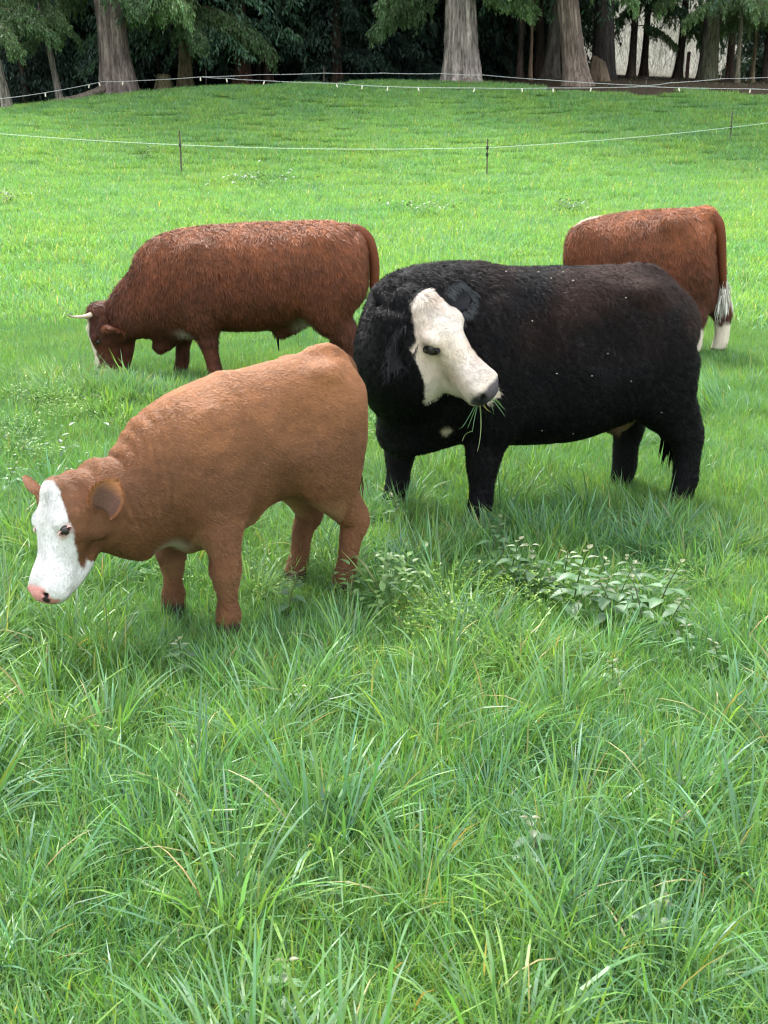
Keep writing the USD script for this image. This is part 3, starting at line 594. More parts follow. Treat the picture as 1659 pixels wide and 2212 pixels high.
# ------------------------------------------------------------------ electric fences
M_WIRE = plain('pale_green_wire', (.50, .62, .46), .5, vary=.12)
M_WIRE2 = plain('grey_wire', (.55, .56, .55), .5, vary=.12)
M_POST = plain('rusty_rod', (.075, .055, .045), .6, vary=.3)
M_CLIP = plain('cream_plastic', (.80, .74, .60), .45, vary=.1)
M_BLACKP = plain('black_plastic', (.012, .012, .013), .5)
def catenary(a, b, sag, n=14):
    t = np.linspace(0, 1, n)[:, None]; return a + (b - a) * t - np.array([0, 0, 1]) * sag * 4 * t * (1 - t)
def rod_post(label, u, vb, vt, vw, r=.016, group=None, v2=None):
    p = ground_hit(u, vb); ax = p[1]
    zt = at(u, vt, p[1])[2] - p[2]; zw = at(u, vw, p[1])[2] - p[2]
    t = thing('fence_post', label, 'fence post', p)
    obj('rod', tube([(0, 0, -.15), (0.004, 0, zt * .5), (0, 0, zt)], [r, r, r * .8], 8), M_POST, t, smooth=40)
    for z in [zw] + ([at(u, v2, p[1])[2] - p[2]] if v2 else []):
        c = trimesh.creation.cylinder(radius=.024, height=.06, sections=12); c.apply_translation((0, 0, z)); hk = trimesh.creation.torus(.022, .007, major_sections=12, minor_sections=6); hk.apply_translation((0, -.03, z))
        cc = trimesh.util.concatenate([c, hk]); obj('insulator', (np.array(cc.vertices), np.array(cc.faces)), M_BLACKP, t, smooth=40)
    return p + [0, -.045, zw]
w1 = rod_post('dark rusty fence rod standing behind the grazing steer on the left', 392, 376, 282, 313)
w2 = rod_post('thin fence rod with two black insulators in the middle of the pasture', 1051, 386, 300, 319, r=.013, v2=334)
w3 = rod_post('thin fence rod with one black insulator at the right of the pasture', 1577, 305, 240, 275, r=.014)
l0 = at(-260, 264, w1[1] + 2.0); r0 = at(1900, 228, w3[1] + 3.0)
pts = np.vstack([catenary(l0, w1, .05), catenary(w1, w2, .05)[1:], catenary(w2, w3, .04)[1:], catenary(w3, r0, .03)[1:]])
tag(obj('fence_wire', tube(pts, .006, 6), M_WIRE, smooth=True), 'pale green electric fence wire strung across the middle of the pasture', 'fence wire')
# the far wires along the wood
def yz(u, v, y): return at(u, v, y)
A = [(-120, 232, 36.0), (0, 213, 35.8), (98, 200, 35.6), (220, 176.5, 35.9), (300, 174, 36.3), (435, 166, 36.6), (490, 169, 36.3), (570, 174, 36.0), (728, 180, 35.5), (837, 187, 35.2), (1024, 190, 35.0), (1195, 190, 35.0), (1395, 187, 35.2), (1620, 192, 35.6), (1800, 195, 36)]
B = [(435, 166, 36.9), (560, 161, 37.4), (700, 158, 38), (830, 158, 38.6), (955, 159, 38.8), (1045, 162, 38.4), (1190, 173, 37.6), (1395, 185, 36.6), (1445, 179, 38.5), (1560, 170, 41), (1700, 165, 43)]
def settle(u, v, y, clear=.38):                           # far enough forward for the strand to clear the ground
    while y > 25:
        p = at(u, v, y)
        if p[2] - float(ground_z(p[0], p[1])) >= clear: break
        y -= .1
    return y
def wire(name, label, rows, r):
    rows[:] = [(u, v, settle(u, v, y)) for u, v, y in rows]
    P = np.array([at(*q) for q in rows]); return obj_tag(name, label, np.vstack([catenary(P[i], P[i + 1], .012, 6)[(1 if i else 0):] for i in range(len(P) - 1)]), r)
def obj_tag(name, label, P, r):
    t = thing(name, label, 'fence wire'); obj('strand', tube(P, r, 5), M_WIRE2, t, smooth=True); return t
wa = wire('fence_wire', 'front strand of electric wire with cream clips along the edge of the wood', A, .0065)
wire('fence_wire', 'plain back strand of electric wire passing behind the middle cedar', B, .006)
us = [98, 192, 215, 265, 433, 490, 570, 728, 782, 837, 904, 1024, 1128, 1195, 1276, 1467, 1620]
Aa = np.array(A, float)
for i, u in enumerate(us):
    v, y = np.interp(u, Aa[:, 0], Aa[:, 1]), np.interp(u, Aa[:, 0], Aa[:, 2]); p = at(u, v, y)
    c = trimesh.creation.capsule(height=.06, radius=.017, count=[8, 8]); c.apply_transform(trimesh.transformations.rotation_matrix(.35 * math.sin(i * 2.4), [0, 1, 0])); c.apply_translation(p + [0, -.015, -.06])
    obj('clip', (np.array(c.vertices), np.array(c.faces)), M_CLIP, wa, smooth=True)
for lab, u, y, vt, w in (('thin grey fence stake in front of the dark wood left of the middle', 700, 38.0, 145, .013), ('dark fence stake on the bare ground right of the hollow cedar', 1395, 36.0, 171, .022), ('short brown fence stake behind the twin trunks', 446, 38.2, 150, .012)):
    p, _ = stand(u, y); zt = at(u, vt, y)[2] - p[2]
    t = thing('fence_stake', lab, 'fence post', p)
    obj('rod', tube([(0, 0, -.1), (0, 0, zt)], w, 7), M_POST, t, smooth=40)
    cp = trimesh.creation.icosphere(1, w * 1.6); cp.apply_translation((0, 0, zt)); obj('cap', (np.array(cp.vertices), np.array(cp.faces)), M_BLACKP, t, smooth=True)
# ------------------------------------------------------------------ bodies: generalised cylinders blended into one skin
def curve_samples(st, n, up):
    st = np.asarray(st, float)
    s = np.r_[0, np.cumsum(np.linalg.norm(np.diff(st[:, :3], axis=0), axis=1))]
    q = PchipInterpolator(s, st, axis=0)(np.linspace(0, s[-1], n))
    T = unit(np.gradient(q[:, :3], axis=0))
    U = np.broadcast_to(np.asarray(up, float), T.shape)
    U = unit(U - (U * T).sum(1, keepdims=True) * T)
    return q, T, U, np.cross(T, U)

class Skin:
    def __init__(self, lo, hi, h):
        self.lo, self.h = np.array(lo, float), h
        self.n = np.ceil((np.array(hi) - self.lo) / h).astype(int) + 1
        self.f = np.full(self.n, 0.5, np.float32)

    def box(self, lo, hi):
        a = np.clip(np.floor((lo - self.lo) / self.h).astype(int), 0, self.n)
        b = np.clip(np.ceil((hi - self.lo) / self.h).astype(int) + 1, 0, self.n)
        if (b <= a).any(): return None, None
        g = np.stack(np.meshgrid(*[self.lo[k] + self.h * np.arange(a[k], b[k]) for k in range(3)], indexing='ij'), -1)
        return tuple(slice(a[k], b[k]) for k in range(3)), g

    def blend(self, sl, d, k, cut=False):
        f = self.f[sl]
        if cut:
            d = -d; hh = np.maximum(k - np.abs(f - d), 0) / k
            self.f[sl] = np.maximum(f, d) + hh * hh * k / 4
        else:
            hh = np.maximum(k - np.abs(f - d), 0) / k
            self.f[sl] = np.minimum(f, d) - hh * hh * k / 4

    def loft(self, st, up=(0, 0, 1), k=0.05, p=2.0, n=None, cut=False, cap=(1, 1)):
        st = np.asarray(st, float)
        if st.shape[1] == 4: st = np.c_[st, st[:, 3], st[:, 3]]
        if st.shape[1] == 5: st = np.c_[st[:, :4], st[:, 3], st[:, 4]]
        L = np.linalg.norm(np.diff(st[:, :3], axis=0), axis=1).sum()
        q, T, U, S = curve_samples(st, n or max(12, int(L / 0.007)), up)
        r = st[:, 3:].max() + k + 2 * self.h
        sl, g = self.box(q[:, :3].min(0) - r, q[:, :3].max(0) + r)
        if sl is None: return
        P = g.reshape(-1, 3)
        i = cKDTree(q[:, :3]).query(P)[1]
        D = P - q[i, :3]
        al = (D * T[i]).sum(1); a = (D * U[i]).sum(1); b = (D * S[i]).sum(1)
        inner = (i > 0) & (i < len(q) - 1)
        al = np.where(inner, al * 0.3, al)
        ra = np.where(a > 0, q[i, 3], q[i, 4]); rb = q[i, 5]; rc = np.minimum(np.minimum(q[i, 3], q[i, 4]), rb) * np.where(i * 2 < len(q), cap[0], cap[1])
        x, y, z = a / ra, b / rb, al / rc
        k0 = (np.abs(x) ** p + np.abs(y) ** p + np.abs(z) ** p) ** (1 / p)
        k1 = np.sqrt((x / ra) ** 2 + (y / rb) ** 2 + (z / rc) ** 2) / np.maximum(np.sqrt(x * x + y * y + z * z), 1e-6) * np.maximum(k0, 1e-6) / np.maximum(k0, 1e-6)
        d = (k0 - 1) / np.maximum(k1, 1e-6)
        self.blend(sl, d.reshape(g.shape[:3]).astype(np.float32), k, cut)

    def ball(self, c, r, k=0.03, cut=False, up=(0, 0, 1), fwd=(1, 0, 0)):
        c = np.asarray(c, float); r = np.broadcast_to(np.asarray(r, float), (3,))
        R = r.max() + k + 2 * self.h
        sl, g = self.box(c - R, c + R)
        if sl is None: return
        X = unit(fwd); Z = unit(np.asarray(up) - np.dot(up, X) * X); Y = np.cross(Z, X)
        D = g - c
        q = np.stack([D @ X / r[0], D @ Y / r[1], D @ Z / r[2]], -1)
        k0 = np.linalg.norm(q, axis=-1); k1 = np.linalg.norm(q / r, axis=-1)
        self.blend(sl, (k0 * (k0 - 1) / np.maximum(k1, 1e-6)).astype(np.float32), k, cut)

    def mesh(self, smooth=6):
        f = self.f; s = f < 0; n = self.n
        c = sum(s[i:n[0] - 1 + i, j:n[1] - 1 + j, k:n[2] - 1 + k].astype(np.int8) for i in (0, 1) for j in (0, 1) for k in (0, 1))
        act = (c > 0) & (c < 8)
        idx = np.full(act.shape, -1, np.int64); cells = np.argwhere(act); idx[act] = np.arange(len(cells))
        acc, cnt = np.zeros((len(cells), 3)), np.zeros(len(cells))
        corners = [(i, j, k) for i in (0, 1) for j in (0, 1) for k in (0, 1)]
        for a in corners:
            for b in corners:
                if sum(b) - sum(a) == 1 and all(y >= x for x, y in zip(a, b)):
                    fa = f[tuple((cells + a).T)]; fb = f[tuple((cells + b).T)]
                    m = (fa < 0) != (fb < 0)
                    t = np.where(m, fa / np.where(m, fa - fb, 1), 0)
                    acc[m] += (np.array(a) + t[:, None] * (np.array(b) - np.array(a)))[m]; cnt[m] += 1
        V = self.lo + self.h * (cells + acc / cnt[:, None])
        F = []
        for ax in range(3):
            o1, o2 = [(1, 2), (2, 0), (0, 1)][ax]
            sl0 = [slice(None)] * 3; sl1 = [slice(None)] * 3
            sl0[ax] = slice(0, n[ax] - 1); sl1[ax] = slice(1, n[ax])
            e = np.argwhere(s[tuple(sl0)] != s[tuple(sl1)])
            e = e[(e[:, o1] > 0) & (e[:, o2] > 0) & (e[:, o1] < n[o1] - 1) & (e[:, o2] < n[o2] - 1)]
            A = np.eye(3, dtype=int)
            i0 = idx[tuple(e.T)]; i1 = idx[tuple((e - A[o1]).T)]; i2 = idx[tuple((e - A[o1] - A[o2]).T)]; i3 = idx[tuple((e - A[o2]).T)]
            Q = np.stack([i0, i1, i2, i3], 1)
            flip = ~s[tuple(e.T)]
            Q[flip] = Q[flip][:, ::-1]
            F.append(Q)
        Q = np.vstack(F)
        m = trimesh.Trimesh(V, np.vstack([Q[:, [0, 1, 2]], Q[:, [0, 2, 3]]]), process=False)
        parts = m.split(only_watertight=False)
        m = max(parts, key=lambda x: len(x.faces)) if len(parts) > 1 else m
        if smooth: trimesh.smoothing.filter_taubin(m, lamb=0.5, nu=0.52, iterations=smooth)
        if m.volume < 0: m.invert()
        return m

class Beast:
    """Local frame: x towards the head, y to the animal's left, z up; origin on the ground under the trunk."""
    def __init__(self, x, y, yaw):
        self.p = np.array([x, y, float(ground_z(x, y))])
        self.th = math.atan2(-math.sin(yaw), -math.cos(yaw))
        c, s = math.cos(self.th), math.sin(self.th)
        self.R = np.array([[c, -s, 0], [s, c, 0], [0, 0, 1]])
    def L(self, u, v, t=0.0):
        o = self.R.T @ (np.array([0, 0, CAM_Z]) - self.p); d = self.R.T @ ray(u, v)
        return o + d * ((t - o[1]) / d[1])
    def W(self, q): return np.asarray(q) @ self.R.T + self.p
    def G(self, q):                                        # ground height in the local frame
        w = self.W(q); return float(ground_z(w[0], w[1]) - self.p[2])

def profile(b, top, bot, wid, n=26, x0=None, x1=None):
    """Trunk stations from a back line, a belly line (u, v) seen on the animal's middle plane, and half widths [(x, w)]."""
    T = np.array([b.L(u, v)[[0, 2]] for u, v in top]); B = np.array([b.L(u, v)[[0, 2]] for u, v in bot])
    T, B = T[T[:, 0].argsort()], B[B[:, 0].argsort()]
    wid = np.array(sorted(wid))
    x0 = max(T[0, 0], B[0, 0]) if x0 is None else x0; x1 = min(T[-1, 0], B[-1, 0]) if x1 is None else x1
    xs = np.linspace(x0, x1, n)
    zt, zb, w = PchipInterpolator(*T.T)(np.clip(xs, T[0, 0], T[-1, 0])), PchipInterpolator(*B.T)(np.clip(xs, B[0, 0], B[-1, 0])), PchipInterpolator(*wid.T)(np.clip(xs, wid[0, 0], wid[-1, 0]))
    zc = zb + (zt - zb) * 0.52
    return np.stack([xs, 0 * xs, zc, zt - zc, zc - zb, w], 1)

class Head:
    """Head frame: x from poll to muzzle, z out of the forehead, y left; unit = head length."""
    def __init__(self, poll, nose, up):
        poll, nose = np.asarray(poll, float), np.asarray(nose, float)
        self.o, self.s = poll, np.linalg.norm(nose - poll)
        X = (nose - poll) / self.s; Z = unit(np.asarray(up, float) - np.dot(up, X) * X)
        self.M = np.stack([X, np.cross(Z, X), Z], 1)
    df = 1.0
    def P(self, q): return self.o + self.s * (np.asarray(q, float) @ self.M.T)
    def inv(self, w): return ((np.asarray(w) - self.o) @ self.M) / self.s
    def st(self, rows):
        rows = np.array(rows, float); rows[:, 2] *= self.df; rows[:, 3:5] *= self.df; return np.c_[self.P(rows[:, :3]), rows[:, 3:] * self.s]

def add_head(sk, H, df=1.0, wf=1.0, mouth=True):
    s, up = H.s, H.M[:, 2]
    br = wf; H.df = df
    sk.loft(H.st([(-.06, 0, -.19, .13, .17, .15 * br), (.05, 0, -.18, .165, .2, .185 * br), (.2, 0, -.175, .18, .2, .205 * br), (.34, 0, -.175, .165, .2, .20 * br),
                  (.5, 0, -.18, .135, .18, .155 * br), (.68, 0, -.185, .115, .15, .125 * br), (.84, 0, -.185, .122, .15, .14 * br), (.93, 0, -.19, .112, .135, .142 * br)]), up, k=.05 * s, p=2.35)
    sk.loft(H.st([(.04, 0, -.33, .12, .12, .12), (.2, 0, -.36, .14, .13, .135), (.4, 0, -.365, .13, .11, .12), (.62, 0, -.345, .12, .105, .105), (.82, 0, -.32, .09, .078, .095), (.91, 0, -.295, .065, .06, .08)]), up, k=.07 * s)
    for y in (-1, 1):
        sk.ball(H.P((.30, .165 * y * br, -.085)), (.085 * s, .05 * s, .055 * s), .06 * s, fwd=H.M[:, 0], up=up)      # brow
        sk.ball(H.P((.22, .15 * y * br, -.34 * df)), (.16 * s, .05 * s, .13 * s), .06 * s, fwd=H.M[:, 0], up=up)               # cheek
        sk.ball(H.P((.375, .205 * y * br, -.145)), (.05 * s, .035 * s, .036 * s), .03 * s, cut=True, fwd=H.M[:, 0], up=up)   # orbit
        sk.ball(H.P((.925,   .1 * y * br, -.135 * df)), (.065 * s, .045 * s, .06 * s), .04 * s, fwd=H.M[:, 0], up=up)           # nostril wing
        sk.ball(H.P((.99, .092 * y * br, -.14 * df)), (.055 * s, .022 * s, .034 * s), .02 * s, cut=True, fwd=H.M[:, 0], up=up)
    if not mouth: return
    sk.loft(H.st([(1.04, .1, -.285, .012), (.98, .11, -.28, .012), (.86, .15, -.265, .01), (.76, .16, -.245, .008)]), up, k=.02 * s, cut=True)
    sk.loft(H.st([(1.04, -.1, -.285, .012), (.98, -.11, -.28, .012), (.86, -.15, -.265, .01), (.76, -.16, -.245, .008)]), up, k=.02 * s, cut=True)

def ear_mesh(base, axis, face, length, width, droop=0.0, cup=0.95, thick=0.007):
    """A leaf-shaped cupped shell. axis: base to tip; face: where the hollow side looks."""
    A = unit(axis); N = unit(np.asarray(face) - np.dot(face, A) * A); S = np.cross(N, A)
    nu, nv = 12, 11
    V = []
    for side in (0, 1):
        for i in range(nu):
            t = i / (nu - 1)
            w = width * (0.30 * (1 - t) + 1.08 * math.sin(math.pi * min(1, t * 0.72 + .12)) ** 0.7) * (1 - t ** 9 * .95)
            c = base + A * length * t + np.array([0, 0, -1]) * droop * length * t * t
            for j in range(nv):
                q = (j / (nv - 1) - .5) * 2
                ang = q * (1.5 - .75 * t)
                r = w / 2
                off = S * r * math.sin(ang) / math.sin(max(.6, 1.5 - .75 * t)) + N * cup * r * (1 - math.cos(ang))
                inner = thick * (1 if side else 0) * (1 - abs(q) ** 4 * .8) * (1 - t ** 6 * .8)
                V.append(c + off + N * inner)
    V = np.array(V); F = []
    m = nu * nv
    for i in range(nu - 1):
        for j in range(nv - 1):
            a = i * nv + j
            F += [[a, a + 1, a + nv + 1], [a, a + nv + 1, a + nv], [m + a, m + a + nv + 1, m + a + 1], [m + a, m + a + nv, m + a + nv + 1]]
    rim = [i * nv for i in range(nu)] + [(nu - 1) * nv + j for j in range(1, nv)] + [i * nv + nv - 1 for i in range(nu - 2, -1, -1)] + list(range(nv - 2, 0, -1))
    for a, b in zip(rim, rim[1:] + rim[:1]):
        F += [[a, a + m, b], [b, a + m, b + m]]
    t = trimesh.Trimesh(V, F, process=False); trimesh.repair.fix_normals(t)
    return t

def hairs(rng, mesh, vcol, n, length, width, comb, curl=0.4, clump=0.03, lift=0.35, weight=None, seed=0, tipcol=1.15, vary=0.18, reach=1.0, nj=0.55):
    """Blades of hair rooted on a mesh: three triangles each, shaded along the skin. length, comb: functions of root points."""
    fa = mesh.area_faces.copy()
    if weight is not None: fa = fa * weight(mesh.triangles_center)
    fi = rng.choice(len(fa), n, p=fa / fa.sum())
    r = rng.random((n, 2)); fl = r.sum(1) > 1; r[fl] = 1 - r[fl]
    tri = mesh.faces[fi]; w = np.c_[1 - r.sum(1), r]
    P = (mesh.vertices[tri] * w[:, :, None]).sum(1); N = unit((mesh.vertex_normals[tri] * w[:, :, None]).sum(1))
    C = (vcol[tri] * w[:, :, None]).sum(1)
    ln = length(P) * rng.uniform(.6, 1.25, n)
    D = comb(P, N)
    q = P / clump
    wob = np.stack([fbm(q + 31 * k, 2, seed + k) for k in range(3)], 1) - .5
    wob += .35 * (np.stack([noise(q * 3.3 + 57 * k, seed + 9 + k) for k in range(3)], 1) - .5)
    D = D + curl * 3.0 * wob + .12 * rng.normal(size=(n, 3))
    D = unit(D - (D * N).sum(1, keepdims=True) * N)
    lf = (lift * (.55 + .9 * noise(q * 1.7 + 91, seed + 20)) * rng.uniform(.7, 1.3, n) * (1 - .6 * np.clip(N[:, 2], 0, 1)))[:, None]
    D1 = unit(D + N * (lf + .25)); D2 = unit(D + N * (lf * .55 - .12) + curl * .6 * rng.normal(size=(n, 3)) * .5)
    side = unit(np.cross(D1, N))
    wd = (width * rng.uniform(.6, 1.3, n))[:, None]
    a = P - N * .004
    m = P + D1 * ln[:, None] * .5; t = m + D2 * ln[:, None] * .5 * reach
    V = np.stack([a - side * wd * .5, a + side * wd * .5, m - side * wd * .42, m + side * wd * .42, t], 1)
    Nn = np.stack([unit(N + .0 * side)] * 5, 1)
    Nn = unit(Nn + nj * side[:, None] * rng.uniform(-1, 1, (n, 1, 1)) - .45 * nj * D[:, None] + .45 * nj * rng.normal(size=(n, 1, 3)))
    base = np.arange(n)[:, None] * 5
    F = np.concatenate([base + [0, 1, 3], base + [0, 3, 2], base + [2, 3, 4]], 1).reshape(-1, 3)
    tone = (1 + vary * rng.normal(size=(n, 1)))[:, :, None] * np.ones((1, 5, 1))
    tone = tone * np.array([.8, .8, 1, 1, tipcol])[None, :, None]
    return V.reshape(-1, 3), F, Nn.reshape(-1, 3), np.clip(C[:, None] * tone, 0.002, .9).reshape(-1, 3)
# ------------------------------------------------------------------ black steer with a white face
def cap_leg(b, sk, pts, fwd=(1, 0, 0), k=.05):
    sk.loft(pts, fwd, k=k, p=2.1)

def black_body():
    b = Beast(.80, 5.7, math.radians(20))
    sk = Skin((-1.0, -.62, -.06), (1.25, .85, 1.32), .0095)
    top = [(1425, 720), (1412, 640), (1395, 596), (1365, 578), (1320, 572), (1250, 574), (1150, 577), (1050, 573), (980, 570), (930, 574), (880, 588), (850, 615), (832, 680)]
    bot = [(1425, 850), (1410, 872), (1390, 886), (1350, 897), (1310, 910), (1250, 936), (1200, 950), (1130, 955), (1060, 952), (990, 948), (930, 968), (885, 980), (850, 970), (832, 940)]
    wid = [(-.62, .15), (-.55, .215), (-.45, .255), (-.25, .30), (0, .325), (.2, .31), (.4, .27), (.55, .24), (.7, .20), (.83, .13)]
    sk.loft(profile(b, top, bot, wid, x0=-.585, x1=.80), k=.06, p=2.25, cap=(.42, .5))
    for y in (-1, 1):
        sk.ball((-.34, .205 * y, 1.035), (.075, .055, .045), .08)                           # hook bone
        sk.ball((-.55, .11 * y, .90), (.05, .05, .06), .10)                           # pin bone
        sk.ball((-.42, .205 * y, .70), (.19, .105, .27), .10, up=(.25, 0, 1))            # thigh
        sk.ball((.40, .225 * y, .72), (.15, .085, .31), .10, up=(-.2, 0, 1))             # shoulder
        sk.ball((-.14, .40 * y, .90), (.14, .10, .16), .14, cut=True)                 # hollow of the flank
        sk.ball((.20, .415 * y, .86), (.05, .10, .25), .12, cut=True)
    sk.loft([(-.38, 0, 1.115, .03, .03, .03), (-.48, 0, 1.105, .04, .04, .04), (-.57, 0, 1.03, .035, .04, .035), (-.62, 0, .90, .028, .03, .03)], k=.05)   # tail head
    sk.ball(b.L(862, 935, -.02), (.10, .12, .10), .10)                              # brisket
    # legs: rows of x, y, z, forward, backward, sideways radius
    def front(x, y, sx):
        cap_leg(b, sk, [(x + .00, y, .62, .13, .14, .09), (x + .01, y, .50, .115, .125, .09), (x + .015 + sx * .3, y, .40, .092, .10, .08), (x + .02 + sx * .5, y, .29, .075, .076, .068),
                        (x + .015 + sx * .7, y, .19, .057, .058, .05), (x + .015 + sx, y, .10, .053, .058, .05), (x + .025 + sx, y, .05, .055, .053, .052), (x + .035 + sx, y, .012, .06, .052, .053)])
    front(.40, .165, .03); front(.66, -.17, .06)
    def hind(x, y, dx):
        cap_leg(b, sk, [(x + .10, y * .95, .66, .20, .20, .12), (x + .06 + dx * .3, y, .52, .165, .15, .11), (x + .0 + dx * .6, y, .415, .115, .115, .085), (x - .05 + dx * .85, y, .32, .085, .085, .068),
                        (x - .055 + dx, y, .22, .066, .064, .056), (x - .05 + dx, y, .12, .06, .066, .055), (x - .04 + dx, y, .055, .058, .055, .054), (x - .03 + dx, y, .012, .062, .054, .054)])
    hind(-.575, .155, -.03); hind(-.53, -.14, .09)
    sk.loft([(-.42, .02, .47, .05), (-.37, .02, .415, .05), (-.31, .02, .38, .036)], (1, 0, 0), k=.04)
    sk.loft([(-.33, .05, .40, .016), (-.325, .055, .355, .013), (-.325, .055, .325, .008)], (1, 0, 0), k=.02)                                 # sheath
    # neck swung round to the animal's left, head looking back along its own flank
    poll = b.L(919, 644, .40); nose = b.L(1080, 826, .56)
    H = Head(poll, nose, b.R.T @ unit(np.array([.47, -.73, .48])))
    sk.loft([(.42, 0, .80, .36, .38, .25), (.66, .03, .80, .355, .36, .24), (.79, .10, .80, .31, .30, .22), (.83, .20, .81, .25, .23, .20), tuple(H.P((.02, .0, -.30))) + (.15, .13, .15)], k=.08, p=2.2, cap=(.5, .3))
    add_head(sk, H, df=1.35, wf=1.2)
    sk.loft(H.st([(.30, 0, -.40, .10, .10, .10), (.55, 0, -.405, .09, .085, .09), (.78, 0, -.365, .08, .06, .085)]), H.M[:, 2], k=.05)
    sk.ball(H.P((.0, 0, -.05)), (.07 * H.s, .15 * H.s, .06 * H.s), .06 * H.s, fwd=H.M[:, 0], up=H.M[:, 2])                             # white topknot
    return b, sk.mesh(), H
# ------------------------------------------------------------------ brown calf with a white face
def calf_body():
    b = Beast(-.48, 4.42, math.radians(39))
    sk = Skin((-.72, -.45, -.08), (1.15, .5, 1.06), .0085)
    top = [(752, 830), (740, 790), (722, 768), (695, 756), (640, 768), (560, 790), (480, 812), (410, 845), (345, 890), (300, 930), (270, 965)]
    bot = [(752, 930), (735, 975), (700, 1010), (660, 1036), (610, 1068), (550, 1095), (500, 1118), (440, 1165), (390, 1200), (345, 1215), (310, 1200), (280, 1180)]
    wid = [(-.44, .09), (-.38, .14), (-.29, .165), (-.16, .175), (0, .19), (.16, .18), (.30, .16), (.42, .125), (.5, .09)]
    sk.loft(profile(b, top, bot, wid, x0=-.375, x1=.38), k=.05, p=1.97, cap=(.5, .6))
    for y in (-1, 1):
        sk.ball((-.245, .125 * y, .89), (.05, .035, .03), .07)                        # hook bone
        sk.ball((-.40, .075 * y, .79), (.035, .035, .04), .07)                        # pin bone
        sk.ball((-.29, .128 * y, .66), (.115, .06, .17), .08, up=(.2, 0, 1))
        sk.ball((-.24, .115 * y, .50), (.11, .05, .13), .08)
        sk.ball((-.10, .235 * y, .74), (.08, .06, .10), .09, cut=True)              # thigh
        sk.ball((.27, .14 * y, .62), (.09, .05, .21), .07, up=(-.25, 0, 1))
        sk.ball((.12, .255 * y, .66), (.03, .07, .17), .08, cut=True)            # shoulder
    sk.loft([(-.26, 0, .945, .02, .02, .02), (-.33, 0, .95, .028, .028, .028), (-.395, 0, .915, .028, .03, .025), (-.43, 0, .84, .022, .024, .022), (-.44, 0, .74, .018, .02, .02)], k=.035)
    def front(x, y, sx):
        o = .05 if y > 0 else 0
        cap_leg(b, sk, [(x - sx * .9 - o * .4, y - o, .56, .10, .105, .065), (x - sx * .5 - o * .3, y - o * .7, .45, .092, .094, .070), (x - sx * .15, y - o * .3, .37, .075, .078, .064), (x, y, .30, .055, .057, .052),
                        (x + sx * .1, y, .245, .060, .054, .055), (x + sx * .1, y, .20, .047, .046, .045), (x + sx * .15, y, .13, .033, .036, .033), (x + sx * .2, y, .08, .042, .046, .041), (x + sx * .3, y, .03, .044, .042, .042), (x + sx * .35, y, .0, .047, .042, .044)])
    front(.25, .17, -.02); front(.30, -.12, .03)
    def hind(x, y, dx):
        cap_leg(b, sk, [(x + .10, y * .9, .62, .125, .115, .075), (x + .10 + dx * .2, y, .50, .115, .115, .075), (x + .065 + dx * .45, y, .41, .088, .092, .062), (x + .0 + dx * .7, y, .335, .066, .070, .052),
                        (x - .035 + dx * .85, y, .285, .057, .066, .050), (x - .025 + dx, y, .21, .041, .043, .038), (x - .01 + dx, y, .13, .035, .040, .035), (x + .005 + dx, y, .07, .043, .042, .040), (x + .03 + dx, y, .0, .046, .04, .042)])
    hind(-.40, .10, .06); hind(-.40, -.11, .14)
    sk.loft([(.40, 0, .50, .08, .06, .05), (.46, 0, .40, .07, .05, .035), (.50, 0, .33, .05, .045, .025)], (1, 0, 0), k=.07)       # dewlap
    poll = b.L(106, 1054, .0); nose = b.L(46, 1268, .06)
    H = Head(poll, nose, b.R.T @ unit(np.array([-.70, -.55, .46])))
    sk.loft([(.12, 0, .62, .235, .26, .165), (.27, 0, .595, .225, .25, .15), (.42, .0, .56, .19, .20, .12), (.56, 0, .52, .17, .18, .115), tuple(H.P((-.02, .0, -.34))) + (.14, .14, .10)], k=.10, p=2.1, cap=(.3, .3))
    add_head(sk, H, df=1.5, wf=1.44, mouth=False)
    sk.ball(H.P((.0, 0, -.05)), (.13 * H.s, .17 * H.s, .10 * H.s), .09 * H.s, fwd=H.M[:, 0], up=H.M[:, 2])
    m = sk.mesh(); V = np.array(m.vertices); N = np.array(m.vertex_normals)      # loose skin in folds round the neck
    c = np.array([.10, .62]); r = np.hypot(V[:, 0] - c[0], (V[:, 2] - c[1]) * .75)
    k = np.clip((V[:, 0] - .36) / .08, 0, 1) * np.clip((.64 - V[:, 0]) / .06, 0, 1) * np.clip((V[:, 2] - .33) / .06, 0, 1) * (H.inv(V)[:, 0] < .12) * (.35 + noise(V * 14, 4))
    m.vertices = V + N * (.0026 * k * np.sin(2 * math.pi * (r + .05 * fbm(V * 7, 2, 3)) / .034))[:, None]
    return b, m, H
# ------------------------------------------------------------------ the two woolly red-brown steers
def steer_legs(b, sk, fr, hd, w=1.0):
    for x, y, sx in fr:
        cap_leg(b, sk, [(x - sx * .6, y, .60, .125 * w, .13 * w, .085), (x - sx * .3, y, .48, .11 * w, .115 * w, .085), (x, y, .38, .086 * w, .092 * w, .075), (x + sx * .3, y, .28, .068, .07, .062),
                        (x + sx * .6, y, .18, .052, .053, .047), (x + sx * .8, y, .10, .05, .055, .048), (x + sx, y, .05, .053, .05, .05), (x + sx + .01, y, .01, .058, .05, .052)])
    for x, y, dx in hd:
        cap_leg(b, sk, [(x + .10, y * .95, .64, .20, .19, .12), (x + .07 + dx * .3, y, .50, .155, .14, .105), (x + .0 + dx * .6, y, .40, .105, .105, .08), (x - .045 + dx * .85, y, .31, .078, .08, .064),
                        (x - .05 + dx, y, .21, .06, .06, .053), (x - .045 + dx, y, .12, .055, .062, .053), (x - .03 + dx, y, .05, .056, .054, .052), (x - .02 + dx, y, .01, .06, .052, .052)])

